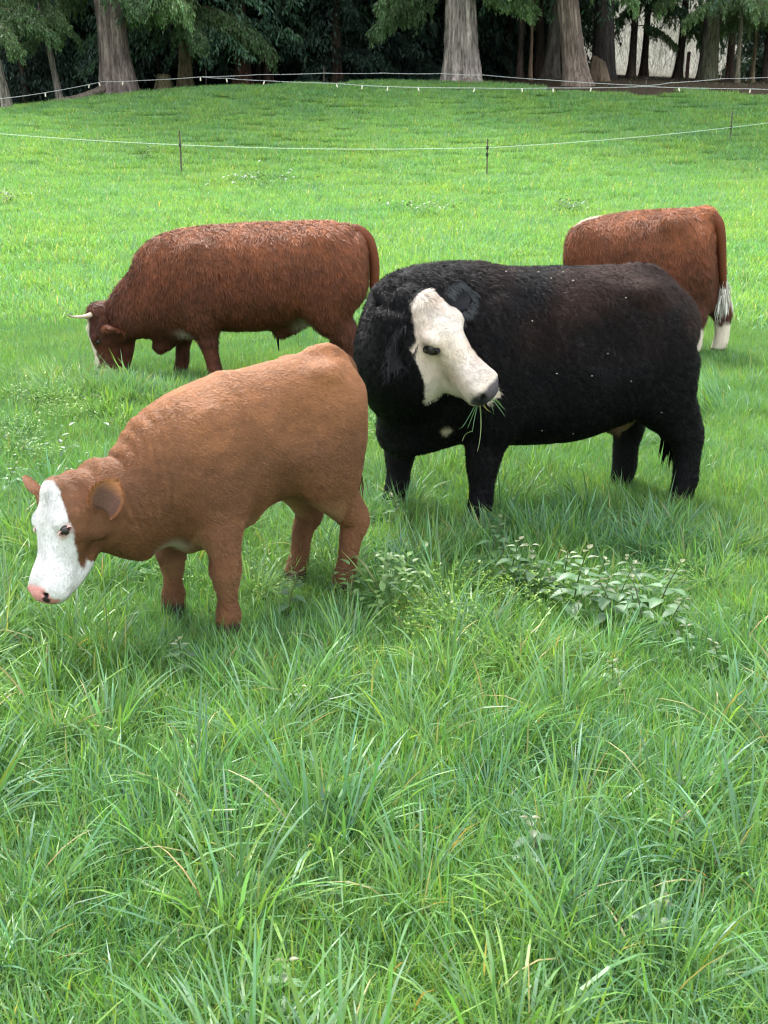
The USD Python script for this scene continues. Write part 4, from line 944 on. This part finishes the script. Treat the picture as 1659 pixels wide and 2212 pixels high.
def left_body():
    b = Beast(-.80, 8.9, math.radians(-6))
    sk = Skin((-.95, -.5, -.06), (1.6, .5, 1.25), .0105)
    top = [(780, 600), (778, 530), (766, 496), (745, 482), (700, 477), (620, 478), (540, 482), (460, 487), (400, 495), (350, 520), (322, 548), (300, 580)]
    bot = [(780, 640), (760, 665), (720, 682), (680, 678), (640, 688), (600, 704), (540, 712), (470, 712), (420, 718), (380, 725), (350, 730), (320, 705), (300, 690)]
    wid = [(-.68, .16), (-.6, .21), (-.45, .25), (-.2, .29), (0, .305), (.25, .29), (.5, .25), (.7, .20), (.9, .15)]
    sk.loft(profile(b, top, bot, wid, x0=-.60, x1=.86), k=.06, p=2.25, cap=(.42, .5))
    for y in (-1, 1):
        sk.ball((-.42, .185 * y, 1.02), (.08, .05, .05), .10)
        sk.ball((-.60, .10 * y, .92), (.05, .05, .06), .10)
        sk.ball((-.45, .175 * y, .70), (.19, .09, .26), .12, up=(.2, 0, 1))
        sk.ball((.50, .20 * y, .68), (.16, .075, .30), .11, up=(-.2, 0, 1))
    steer_legs(b, sk, [(.47, .15, -.07), (.70, -.15, .04)], [(-.50, .14, -.03), (-.52, -.13, .12)])
    sk.loft([(.72, 0, .40, .10, .10, .07), (.82, 0, .27, .08, .08, .045), (.87, 0, .21, .05, .05, .03)], (1, 0, 0), k=.08)      # dewlap
    sk.loft([(-.26, 0, .47, .05), (-.14, 0, .40, .05), (-.035, 0, .335, .03)], k=.09)
    poll = b.L(191, 682, .0); nose = b.L(190, 822, .05)
    H = Head(poll, nose, b.R.T @ unit(np.array([-.93, -.25, .15])))
    sk.loft([(.60, 0, .66, .33, .36, .24), (.82, .0, .58, .30, .30, .20), (1.0, 0, .50, .235, .22, .165), tuple(H.P((.05, .0, -.50))) + (.16, .17, .14)], k=.08, p=2.15, cap=(.5, .3))
    add_head(sk, H, df=1.5, wf=1.15)
    sk.ball(H.P((-.06, 0, -.10)), (.14 * H.s, .2 * H.s, .13 * H.s), .09 * H.s, fwd=H.M[:, 0], up=H.M[:, 2])
    return b, sk.mesh(), H

def right_body():
    b = Beast(2.02, 10.1, math.radians(-28))
    sk = Skin((-.95, -.5, -.06), (1.5, .55, 1.28), .0115)
    top = [(1574, 600), (1568, 515), (1558, 470), (1541, 453), (1500, 450), (1440, 452), (1380, 456), (1330, 464), (1290, 477), (1258, 502), (1240, 535)]
    bot = [(1568, 640), (1545, 665), (1500, 680), (1450, 690), (1400, 697), (1340, 700), (1290, 700), (1250, 690), (1240, 670)]
    wid = [(-.70, .17), (-.6, .22), (-.45, .255), (-.2, .29), (0, .30), (.2, .28), (.4, .23), (.5, .20), (.6, .17)]
    sk.loft(profile(b, top, bot, wid, x0=-.575, x1=.38), k=.06, p=2.3, cap=(.42, .6))
    for y in (-1, 1):
        sk.ball((-.38, .19 * y, 1.05), (.08, .05, .05), .10)
        sk.ball((-.58, .11 * y, .93), (.05, .05, .06), .10)
        sk.ball((-.45, .17 * y, .72), (.18, .09, .27), .12, up=(.2, 0, 1))
        sk.ball((.33, .20 * y, .70), (.15, .075, .30), .11, up=(-.2, 0, 1))
    sk.ball((-.56, 0, 1.09), (.09, .06, .07), .08)
    steer_legs(b, sk, [(.36, .15, .03), (.45, -.15, .03)], [(-.55, .15, .02), (-.63, -.15, -.04)])
    poll = np.array([.72, -.52, .44]); nose = np.array([.76, -.60, .04])
    H = Head(poll, nose, (1, .05, .25))
    sk.loft([(.30, 0, .70, .34, .36, .24), (.38, -.10, .65, .29, .30, .20), (.48, -.26, .54, .22, .22, .16), tuple(H.P((.0, .0, -.40))) + (.15, .16, .14)], k=.08, p=2.15, cap=(.5, .3))
    add_head(sk, H, wf=1.1)
    return b, sk.mesh(), H
# ------------------------------------------------------------------ coats, ears, eyes, horns, tails
def smooth_mask(d, w): return np.clip(d / w + .5, 0, 1)

def shell(name, tm, mat, parent, col, smooth=True):
    V, F = np.array(tm.vertices), np.array(tm.faces)
    c = np.tile(np.asarray(col, float), (len(V), 1)) if np.ndim(col) == 1 else col
    return obj(name, (V, F), mat, parent, smooth=smooth, colors=c)

def add_eye(t, H, side, rim, z=-.145, x=.375, yw=1.0, r=.042, open_=.62):
    up = H.M[:, 2]; c = H.P((x, side * .185 * yw, z * H.df if H.df < 1.2 else z))
    out = unit(H.M @ np.array([.22, side * 1.0, .30])); ax = H.M[:, 0] + .8 * up; fw = unit(ax - np.dot(ax, out) * out); vv = np.cross(out, fw)
    R = r * H.s
    ball = trimesh.creation.icosphere(3, R); ball.apply_translation(c)
    e = obj('eye', (np.array(ball.vertices), np.array(ball.faces)), M_EYE, t, smooth=True)
    for s in (1, -1):                                       # lids
        rows, n = [], 15
        for i in range(n):
            a = math.pi * i / (n - 1); x_, y_ = -math.cos(a) * 1.35, math.sin(a) * open_ * s * (1.0 if s > 0 else .8)
            for k in range(4):
                f = (1.0, 1.12, 1.38, 1.75)[k]; h = (.74, .84, .55, .0)[k]
                rows.append(c + R * (fw * x_ * (.8 + .2 * f) + vv * (y_ * f + .0) + out * h * (1 - .12 * x_ * x_)))
        V = np.array(rows); F = []
        for i in range(n - 1):
            for k in range(3):
                a = i * 4 + k; F += [[a, a + 4, a + 5], [a, a + 5, a + 1]]
        cols = np.tile(np.array([rim[0], rim[0], rim[1], rim[1]]), (n, 1))
        obj('eyelid', (V, np.array(F)), M_SKIN, e, smooth=True, colors=cols)
    return e

def add_ear(t, rng, H, side, base, axis, face, length, width, col, inner, hair, hmat, droop=0.0, n=900, hl=.02, name='ear', fringe=0):
    tm = ear_mesh(H.P(base), axis, face, length, width, droop)
    V = np.array(tm.vertices); m = len(V) // 2
    c = np.tile(np.asarray(col, float), (len(V), 1)); 
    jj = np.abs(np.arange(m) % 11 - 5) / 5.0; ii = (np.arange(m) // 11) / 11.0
    rimw = np.clip(np.maximum(jj, ii * 1.05) * 2.6 - 1.5, 0, 1)[:, None]; c[m:] = np.asarray(inner) * (1 - rimw) + np.asarray(col) * 1.15 * rimw  # inner tint blends to the rim; a dark one paints shade into the cup
    e = shell(name, tm, M_SKIN, t, c)
    A = unit(axis)
    outer = trimesh.Trimesh(V, tm.faces[(tm.faces < m).all(1) | ((tm.faces < m).any(1) & (tm.faces >= m).any(1))], process=False)
    V2, F2, N2, C2 = hairs(rng, outer, c, n, lambda p: np.full(len(p), hl), .0022, lambda p, N: np.tile(A + [0, 0, -.35], (len(p), 1)), curl=.15, lift=.25, nj=.25)
    if fringe:
        rimi = np.r_[np.arange(0, m, 11), np.arange(10, m, 11)]
        P = V[rng.choice(rimi, fringe)] + rng.normal(0, .004, (fringe, 3))
        D = unit(A + np.array([0, 0, -.9]) + .45 * rng.normal(size=(fringe, 3)))
        L = rng.uniform(.02, .05, fringe)[:, None]; S = unit(np.cross(D, [0.3, -1, .2])) * .0014
        Vf = np.stack([P - S, P + S, P + D * L * .6 + [0, 0, -.004], P + D * L + np.array([0, 0, -.35]) * L], 1).reshape(-1, 3)
        b = np.arange(fringe)[:, None] * 4 + len(V2)
        Ff = np.concatenate([b + [0, 1, 2], b + [0, 2, 3]]); q4 = Vf.reshape(-1, 4, 3); dn = np.cross(q4[:, 1] - q4[:, 0], q4[:, 2] - q4[:, 0])[:, 2] < 0; q4[dn] = q4[dn][:, [0, 3, 2, 1]]; Nf = np.repeat(unit(np.cross(q4[:, 1] - q4[:, 0], q4[:, 2] - q4[:, 0])), 4, 0)
        V2, F2, N2, C2 = np.vstack([V2, Vf]), np.vstack([F2, Ff]), np.vstack([N2, Nf]), np.vstack([C2, np.tile(np.asarray(hair), (len(Vf), 1))])
    obj('ear_hair', (V2, F2), hmat, e, colors=C2, normals=N2)
    return e

b_R = np.eye(3)
def add_tail(t, rng, pts, radii, col, hmat, tuft_n=500, tuft_len=.22, tuft_col=None, body_n=1500, hl=.03):
    V, F = tube(PchipInterpolator(np.linspace(0, 1, len(pts)), np.array(pts), axis=0)(np.linspace(0, 1, 24)), np.interp(np.linspace(0, 1, 24), np.linspace(0, 1, len(radii)), radii), 10)
    tm = trimesh.Trimesh(V, F, process=False)
    c = np.tile(np.asarray(col, float), (len(V), 1))
    e = shell('tail', tm, M_SKIN, t, c)
    h = hairs(rng, tm, c, body_n, lambda p: np.full(len(p), hl), .003, lambda p, N: np.tile([0, 0, -1.0], (len(p), 1)), curl=.25, lift=.35)
    cv, cf = tube([np.array(pts[-1]) + [0, 0, .03], np.array(pts[-1]) - [0, 0, tuft_len * .35], np.array(pts[-1]) - [0, 0, tuft_len * .8]], [radii[-1], .021, .006], 8)
    obj('tail_switch', (cv, cf), M_SKIN, e, smooth=True, colors=np.tile(np.asarray(col if tuft_col is None else tuft_col), (len(cv), 1)))
    k = tuft_n; tc = np.asarray(col if tuft_col is None else tuft_col)
    P = np.array(pts[-1]) + rng.normal(0, .016, (k, 3)) * [1, 1, 2.5]
    D = unit(np.c_[rng.normal(0, .13, (k, 2)), -np.ones(k)]); L = (tuft_len * rng.uniform(.5, 1.1, k))[:, None]
    S = unit(np.cross(D, rng.normal(size=(k, 3)))) * .0016
    Vf = np.stack([P - S, P + S, P + D * L * .6, P + D * L * np.array([.7, .7, 1])], 1).reshape(-1, 3)
    b = np.arange(k)[:, None] * 4 + len(h[0])
    Ff = np.concatenate([b + [0, 1, 2], b + [0, 2, 3]])
    q4 = Vf.reshape(-1, 4, 3); dn = np.cross(q4[:, 1] - q4[:, 0], q4[:, 2] - q4[:, 0])[:, 2] < 0; q4[dn] = q4[dn][:, [0, 3, 2, 1]]; Nf = np.repeat(unit(np.cross(q4[:, 1] - q4[:, 0], q4[:, 2] - q4[:, 0])), 4, 0)
    obj('tail_hair', (np.vstack([h[0], Vf]), np.vstack([h[1], Ff])), hmat, e, colors=np.vstack([h[3], np.clip(np.repeat(tc * rng.uniform(.8, 1.15, (k, 1)), 4, 0), .002, .9)]), normals=np.vstack([h[2], Nf]))
    return e

def hooves(col, V):
    k = smooth_mask(.052 - V[:, 2], .012)[:, None]; return col * (1 - k) + np.array([.045, .036, .03]) * k
def place(name, label, category, b):
    return thing(name, label, category, b.p, b.th)

BLACK, BLACKB, WHITE, DIRTY = np.array([.0026, .0024, .0033]), np.array([.028, .0135, .010]), np.array([.70, .61, .545]), np.array([.62, .52, .38])

# ---- the black steer
rng = np.random.default_rng(5)
b, m, H = black_body(); BLK = (b, H)
V = np.array(m.vertices); q = H.inv(V)
nz = fbm(V * 28, 3, 4) - .5
warm = np.clip((V[:, 2] - .72) / .22, 0, 1) * np.clip((.55 - V[:, 0]) / .3, 0, 1) * np.clip(fbm(V * 4.5, 3, 8) * 2.4 - .75, 0, 1)
col = BLACK + (BLACKB - BLACK) * warm[:, None]
edge = np.interp(q[:, 2], [-.50, -.40, -.30, -.18, -.12, -.06, 0], [-.04, .10, .26, .24, .16, .0, -.14]) + .10 * nz
white = smooth_mask(q[:, 0] - edge, .03) * (q[:, 0] < 1.15) * (np.abs(q[:, 1]) < .34) * (q[:, 2] > -.62) * (q[:, 2] < .2)
chinstrap = smooth_mask(-.44 - q[:, 2] + .05 * nz, .03) * (q[:, 0] > -.12) * (q[:, 0] < .9) * (np.abs(q[:, 1]) < .2) * (q[:, 2] > -.6)
white = np.maximum(white, chinstrap)
wcol = WHITE * (1 - .22 * np.clip(fbm(V * 22, 3, 2) * 2.4 - .95, 0, 1))[:, None] * (1 - np.array([.0, .10, .20]) * np.clip(fbm(V * 9, 3, 12) * 2.2 - .8, 0, 1)[:, None])
wcol = wcol + (np.array([.62, .40, .32]) - wcol) * (.42 * np.exp(-((q[:, 0] - .72) / .22) ** 2 - ((q[:, 2] + .28) / .12) ** 2))[:, None]
col = col * (1 - white[:, None]) + wcol * white[:, None]
ro, rd = b.R.T @ (np.array([0, 0, CAM_Z]) - b.p), unit(b.R.T @ ray(968, 938))           # cream patch on the brisket
al = (V - ro) @ rd; off = np.linalg.norm(V - ro - al[:, None] * rd, axis=1); brisket = V[np.argmin(al + 1e3 * (off > .02))]
spot = np.exp(-((np.linalg.norm(V - brisket, axis=1)) / .023) ** 4)[:, None]; col = col * (1 - spot) + DIRTY * spot
nose = smooth_mask(q[:, 0] - .945 - .5 * np.clip(np.abs(q[:, 2] + .20) - .06, 0, 1) + .05 * nz, .03) * (q[:, 2] > -.32) * (q[:, 2] < -.05) * (np.abs(q[:, 1]) < .19)
nost = np.minimum(*[np.linalg.norm((q - [1.0, s * .10 * 1.2, -.16 * 1.35]) / [.10, .05, .055], axis=1) for s in (-1, 1)]); nost = np.clip(1.5 - nost, 0, 1)[:, None]
col = col * (1 - nose[:, None]) + (np.array([.075, .065, .07]) * (1 - nost) + .012 * nost) * nose[:, None]
eyed = [np.linalg.norm((q - [.375, s * .19 * 1.1, -.145]) / [.10, .09, .055], axis=1) for s in (-1, 1)]
ring = np.clip(1.15 - np.minimum(*eyed), 0, 1)[:, None] ** .7; col = col * (1 - ring) + np.array([.02, .018, .018]) * ring
sheath = np.exp(-((np.linalg.norm((V - [-.36, .03, .41]) / [.10, .08, .07], axis=1))) ** 4)[:, None]; col = col * (1 - sheath) + np.array([.22, .145, .075]) * sheath
col = hooves(col, V)
t = place('black_steer', 'shaggy black steer with a white face turning its head back, grass in its mouth', 'cow', b)
obj('body', (V, m.faces), M_SKIN, t, smooth=True, colors=col)
vis = lambda c: 1 + 1.2 * (c[:, 1] > 0)
def blen(p):
    r = H.inv(p); face = smooth_mask(r[:, 0] - .15, .1) * (np.abs(r[:, 1]) < .34) * (r[:, 2] > -.6) * (r[:, 2] < .2)
    L = .021 + .006 * np.clip((p[:, 2] - 1.0) / .1, 0, 1) * (p[:, 0] > .3) 
    L = L * (1 - face) + .008 * face
    L = np.where(p[:, 2] < .42, .014, L)
    top = np.exp(-(np.linalg.norm(r - [0, 0, -.03], axis=1) / .16) ** 2)
    L = L + .004 * top
    return np.where((r[:, 0] > .94) & (np.abs(r[:, 1]) < .20) & (r[:, 2] > -.33) & (r[:, 2] < -.04), .002, L) * (1 - .8 * np.clip(1.2 - np.minimum(*[np.linalg.norm((r - [.375, s * .2, -.145]) / [.1, .09, .06], axis=1) for s in (-1, 1)]), 0, 1))
def bcomb(p, N):
    r = H.inv(p); face = (smooth_mask(r[:, 0] + .2, .2) * (np.abs(r[:, 1]) < .34) * (r[:, 2] > -.6) * (r[:, 2] < .2))[:, None]
    d = np.tile(np.array([-.55, 0, -.8]), (len(p), 1))
    return d * (1 - face) + face * (H.M[:, 0] * .9 + np.sign(r[:, 1:2]) * H.M[:, 1] * .5)
hv = hairs(rng, m, col, 140000, blen, .0022, bcomb, curl=.75, clump=.024, lift=.50, weight=vis, seed=3, vary=.16, nj=.42)
obj('coat', hv[:2], M_BLACKHAIR, t, colors=hv[3], normals=hv[2])
for s in (-1, 1): add_eye(t, H, s, (np.array([.006, .005, .005]), np.array([.012, .010, .010])), yw=1.17, r=.052, open_=.55)
lf = H.M[:, 1]
add_ear(t, rng, H, 1, (.14, .23, -.13), unit(lf * .95 + H.M[:, 0] * .22 + H.M[:, 2] * .12), H.M[:, 2] + .5 * H.M[:, 0], .15, .10, BLACK * 4, BLACK * 5, (.07, .07, .08), M_BLACKHAIR, droop=.1, n=1500, hl=.035, fringe=260)
add_ear(t, rng, H, -1, (.10, -.24, -.20), unit(-lf * .80 - H.M[:, 2] * .35 + H.M[:, 0] * .15 + np.array([0, 0, -.22])), H.M[:, 2] + .5 * H.M[:, 0] - lf * .3, .15, .10, BLACK * 3, BLACK * 3, (.05, .05, .058), M_BLACKHAIR, droop=.35, n=1500, hl=.035, fringe=300)
add_tail(t, rng, [(-.58, 0, 1.05), (-.645, .0, .96), (-.675, 0, .75), (-.68, .0, .55), (-.67, .01, .42)], [.035, .032, .028, .022, .018], BLACK, M_BLACKHAIR, tuft_n=500, tuft_len=.24)

ch = trimesh.sample.sample_surface(m, 900, seed=4)[0]; ch = ch[(ch[:, 1] > .1) & (ch[:, 2] > .4) & (ch[:, 0] < .5)][:17]
o = trimesh.creation.icosphere(1, .0024); fl = [(np.array(o.vertices) * [rng.uniform(.8, 2.2), 1, .8] + p + [0, .014, .004], np.array(o.faces)) for p in ch]
obj('hay_flecks', join(fl), plain('hay_fleck', (.6, .55, .42), .8), t)

# ---- the calf
rng = np.random.default_rng(6)
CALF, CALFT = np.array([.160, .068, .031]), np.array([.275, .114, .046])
b, m, H = calf_body()
V = np.array(m.vertices); q = H.inv(V); NV = np.array(m.vertex_normals)
nz = fbm(V * 40, 3, 4) - .5
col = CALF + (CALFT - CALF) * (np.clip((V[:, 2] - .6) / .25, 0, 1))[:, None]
col = col * (1 + .6 * (fbm(V * 7, 3, 3) - .5))[:, None] * (1 + .35 * (noise(V * np.array([16, 30, 40]), 5) - .5))[:, None]
pale = np.clip((.43 - V[:, 2]) / .06, 0, 1) * np.clip(-NV[:, 2] * 1.5, 0, 1) * (V[:, 0] > -.3) * (V[:, 0] < .35); col = col + (np.array([.42, .24, .13]) - col) * (.6 * pale)[:, None]
dirty = np.exp(-(np.linalg.norm((V - [.40, .06, .31]) / [.06, .08, .06], axis=1)) ** 4)[:, None]; col = col * (1 - dirty) + np.array([.5, .42, .32]) * dirty
edge = np.interp(q[:, 2], [-.60, -.50, -.42, -.30, -.2, -.12, -.05, .02], [.70, .68, .60, .47, .32, .24, .06, -.05]) + .07 * nz
white = smooth_mask(q[:, 0] - edge, .025) * (q[:, 0] < 1.2) * (np.abs(q[:, 1]) < .45) * (q[:, 2] > -.75) * (q[:, 2] < .25)
under = smooth_mask(-.55 - q[:, 2], .03) * (q[:, 0] > .58) * (q[:, 0] < 1.0) * (np.abs(q[:, 1]) < .3) * (q[:, 2] > -.72); white = np.maximum(white, under)
wc = np.array([.72, .70, .69]) * (1 - .10 * np.clip(fbm(V * 30, 3, 2) * 2 - .9, 0, 1))[:, None]
col = col * (1 - white[:, None]) + wc * white[:, None]
nose = smooth_mask(q[:, 0] - .955 + .04 * nz, .03) * (q[:, 2] > -.36) * (q[:, 2] < .02) * (np.abs(q[:, 1]) < .17)
ncol = np.where((np.minimum(*[np.linalg.norm((q - [1.0, s * .115 , -.235]) / [.2, .036, .05], axis=1) for s in (-1, 1)]) + .5 * nz < 1)[:, None], np.array([.03, .022, .022]), np.array([.66, .30, .27]))
col = col * (1 - nose[:, None]) + ncol * nose[:, None]
ring = np.clip(1.2 - np.minimum(*[np.linalg.norm((q - [.385, s * .262, -.15]) / [.095, .1, .055], axis=1) for s in (-1, 1)]), 0, 1)[:, None]
col = col + (np.array([.60, .32, .27]) - col) * np.clip(ring * 1.4, 0, .8)
col = hooves(col, V)
t = place('brown_calf', 'small ginger brown calf with a white face and pink nose', 'calf', b)
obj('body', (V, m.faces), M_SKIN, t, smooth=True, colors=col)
def clen(p):
    r = H.inv(p); L = np.where((r[:, 0] > -.1) & (r[:, 2] > -.75), .007, .014)
    L = L + .009 * np.exp(-(np.linalg.norm(r - [.05, 0, -.02], axis=1) / .2) ** 2)
    return np.where((r[:, 0] > .94) & (r[:, 2] > -.38) & (np.abs(r[:, 1]) < .18), .002, L) * (1 - .85 * np.clip(1.25 - np.minimum(*[np.linalg.norm((r - [.385, s * .262, -.15]) / [.1, .1, .06], axis=1) for s in (-1, 1)]), 0, 1))
def ccomb(p, N):
    r = H.inv(p); face = (smooth_mask(r[:, 0] + .05, .2) * (r[:, 2] > -.75))[:, None]
    d = np.tile(np.array([-.75, 0, -.55]), (len(p), 1))
    return d * (1 - face) + face * (H.M[:, 0] * .8 + np.sign(r[:, 1:2]) * H.M[:, 1] * .4)
hv = hairs(rng, m, col, 140000, clen, .0019, ccomb, curl=.34, clump=.022, lift=.24, weight=vis, seed=8, vary=.2, nj=.36)
obj('coat', hv[:2], M_HAIR, t, colors=hv[3], normals=hv[2])
for s in (-1, 1): add_eye(t, H, s, (np.array([.45, .20, .18]), np.array([.70, .50, .46])), yw=1.42, r=.050, open_=.46)
lf = H.M[:, 1]
UPW = np.array([0, 0, 1.0])
add_ear(t, rng, H, 1, (.08, .37, -.45), np.array([-.22, .40, .86]), np.array([.78, .60, .10]), .125, .10, CALFT * 1.15, (.12, .06, .045), CALFT, M_HAIR, n=1300, hl=.012)  # dark inner tint: darker skin plus painted shade of the hollow
add_ear(t, rng, H, -1, (.06, -.27, -.20), np.array([.12, -.95, .30]), np.array([.75, -.1, -.35]), .14, .125, CALF, (.42, .22, .16), CALF, M_HAIR, n=900, hl=.010)
add_tail(t, rng, [(-.395, 0, .915), (-.455, 0, .86), (-.475, -.01, .72), (-.475, -.015, .56), (-.47, -.02, .44)], [.026, .024, .019, .016, .013], CALF, M_HAIR, tuft_n=250, tuft_len=.12, body_n=1500, hl=.014)

# ---- the two woolly steers
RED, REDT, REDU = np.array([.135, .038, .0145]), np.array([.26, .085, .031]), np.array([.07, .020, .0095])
def woolly(name, label, builder, seed, n, white_fn, tail, tail_white, horn):
    rng = np.random.default_rng(seed)
    b, m, H = builder()
    V = np.array(m.vertices); q = H.inv(V); NV = np.array(m.vertex_normals)
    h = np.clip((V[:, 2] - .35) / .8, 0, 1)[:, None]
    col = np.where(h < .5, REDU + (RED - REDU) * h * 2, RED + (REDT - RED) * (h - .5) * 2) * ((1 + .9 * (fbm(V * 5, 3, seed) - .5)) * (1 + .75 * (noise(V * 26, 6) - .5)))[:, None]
    w = white_fn(b, H, V, q, NV, fbm(V * 25, 3, 4) - .5)[:, None]
    col = col * (1 - w) + DIRTY * np.array([1.15, 1.2, 1.35]) * w
    col = hooves(col, V)
    t = place(name, label, 'cow', b)
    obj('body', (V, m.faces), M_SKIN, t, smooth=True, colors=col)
    L = lambda p: np.where(p[:, 2] < .3, .018, .040) * np.where((H.inv(p)[:, 0] > .2) & (H.inv(p)[:, 2] > -.8), .45, 1)
    comb = lambda p, N: np.tile(np.array([-.35, 0, -.9]), (len(p), 1)) + 0 * N
    hv = hairs(rng, m, col, n, L, .0032, comb, curl=.62, clump=.030, lift=.42, weight=vis, seed=seed, vary=.19, tipcol=1.15, nj=.42)
    obj('coat', hv[:2], M_HAIR, t, colors=hv[3], normals=hv[2])
    for s in (-1, 1): add_eye(t, H, s, (np.array([.03, .02, .018]), np.array([.14, .06, .03])), yw=1.1)
    lf = H.M[:, 1]
    for s in (1, -1):
        add_ear(t, rng, H, s, (.12, .2 * s, -.26), unit(lf * s * .85 - H.M[:, 0] * .1 - H.M[:, 2] * .55), H.M[:, 0] * .9 + H.M[:, 2] * .3, .17, .11, RED, RED * .6, RED, M_HAIR, droop=.25, n=900, hl=.03, fringe=120)
    if horn:
        for s in (1,):
            p0 = H.P((-.02, .19 * s, -.02)); d = [np.array(x, float) for x in ((0, 0, 0), (.02, .10 * s, .09), (.03, .13 * s, .22), (.0, .135 * s, .36))]
            pts = PchipInterpolator([0, .35, .7, 1], np.array([p0 + H.s * (H.M @ x) for x in d]), axis=0)(np.linspace(0, 1, 14))
            hc = np.repeat(np.interp(np.linspace(0, 1, 14), [0, .75, 1], [1, .8, .2])[:, None] * np.array([.50, .40, .30]), 10, 0)
            HV, HF = tube(pts, np.linspace(.021, .004, 14), 10)
            obj('horn', (HV, HF), M_HORN, t, smooth=True, colors=np.vstack([hc, hc[0], hc[-1]]))
    add_tail(t, rng, tail, [.042, .042, .036, .030, .024], RED, M_HAIR, tuft_n=450, tuft_len=.20, tuft_col=(.85, .8, .74) if tail_white else RED * .8, body_n=2200, hl=.03)
    return b, t, H

def white_left(b, H, V, q, NV, nz):
    blaze = smooth_mask(.105 + .03 * np.clip((q[:, 0] - .6) / .3, 0, 1) - np.abs(q[:, 1]) + .06 * nz, .02) * (q[:, 0] > .02) * (q[:, 0] < 1.2) * (q[:, 2] > -.2)
    muzz = smooth_mask(q[:, 0] - .80 + .1 * nz, .03) * (np.abs(q[:, 1]) < .4)
    chest = np.exp(-(np.linalg.norm((V - [.62, .05, .37]) / [.10, .12, .05], axis=1)) ** 4)
    bel = np.exp(-(np.linalg.norm((V - [-.24, 0, .44]) / [.12, .16, .08], axis=1)) ** 4) * .45
    return np.clip(blaze + muzz + .8 * chest + bel, 0, 1)
bl, tl, Hl = woolly('brown_steer', 'woolly red-brown steer with a pale horn grazing with its muzzle in the grass', left_body, 21, 85000, white_left,
    [(-.58, 0, 1.08), (-.69, -.01, 1.01), (-.735, -.02, .80), (-.73, -.02, .58), (-.70, -.02, .40)], False, True)
sv, sf = tube([np.array([-.03, 0, .335]), np.array([-.03, 0, .27]), np.array([-.035, 0, .21])], [.014, .008, .003], 6)
obj('sheath_hair', (sv, sf), M_BLACKHAIR, tl, smooth=True, colors=np.tile([.02, .015, .012], (len(sv), 1)))
def white_right(b, H, V, q, NV, nz):
    socks = smooth_mask(.25 - V[:, 2] + .12 * nz, .03) * (V[:, 0] < 0) + smooth_mask(.2 - V[:, 2], .03) * (V[:, 0] > 0)
    crest = smooth_mask(.08 - np.abs(V[:, 1] + .04) + .08 * nz, .03) * (V[:, 0] > .27) * (NV[:, 2] > -.1) * (V[:, 2] > .6)
    inner = np.exp(-(np.linalg.norm((V - [-.42, -.02, .47]) / [.12, .12, .12], axis=1)) ** 4) * .75
    return np.clip(socks + crest + inner + (q[:, 0] > .1) * (np.abs(q[:, 1]) < .3) * (q[:, 0] < 1.2) * (q[:, 2] > -.3), 0, 1)
woolly('brown_steer', 'red-brown steer with white hind socks and white tail end, seen from behind', right_body, 22, 60000, white_right,
    [(-.56, .01, 1.12), (-.665, .02, 1.04), (-.70, .0, .84), (-.715, -.03, .66), (-.73, -.06, .54)], True, False)

# ---- the wisp of grass the black steer is chewing
_b, _H = BLK
_y = float(_b.W(_H.P((.93, -.08, -.42)))[1]) - .035
def mouth(*uv): return np.array([at(u + 3, v - 15, _y + dy) for (u, v), dy in zip(uv, np.linspace(.05, -.03, len(uv)))])
wt = thing('grass_wisp', 'green and straw coloured grass blades hanging from the black steer mouth', 'grass blades', mouth((1030, 885))[0])
_o = mouth((1030, 885))[0]
for pts, w, c in (([(1022, 893), (1010, 915), (995, 938), (988, 942)], .005, BLUE), ([(1026, 893), (1015, 920), (1007, 940)], .004, FRESH), ([(1028, 893), (1020, 930), (1018, 948)], .0045, BLUE), ([(1034, 890), (1036, 930), (1034, 962), (1028, 990)], .006, np.array([.25, .32, .13])),
                  ([(1018, 946), (1004, 952), (996, 968)], .005, np.array([.25, .32, .13])), ([(1040, 888), (1052, 902), (1060, 907)], .008, DRY), ([(1060, 876), (1078, 900), (1088, 915)], .005, BLUE), ([(1064, 874), (1082, 894), (1090, 902)], .0045, BLUE), ([(1056, 880), (1062, 900), (1064, 910)], .0035, FRESH), ([(1050, 882), (1070, 880), (1080, 890)], .004, FRESH),
                  ([(1010, 890), (1030, 880), (1056, 874)], .007, FRESH), ([(1020, 886), (1040, 884), (1060, 870)], .006, LIME)):
    P = mouth(*pts); P = PchipInterpolator(np.linspace(0, 1, len(P)), P, axis=0)(np.linspace(0, 1, 9)) - _o
    T = unit(np.gradient(P, axis=0)); S = unit(np.cross(T, np.array([0, 1.0, .3]))) * (w / 2 * np.linspace(1, .35, 9))[:, None]
    V = np.vstack([P - S, P + S]); F = np.array([[i, i + 1, 10 + i] for i in range(8)] + [[i, 10 + i, 9 + i] for i in range(8)])
    obj('blade', (V, F), M_GRASS, wt, colors=np.tile(c * 1.2, (18, 1)))
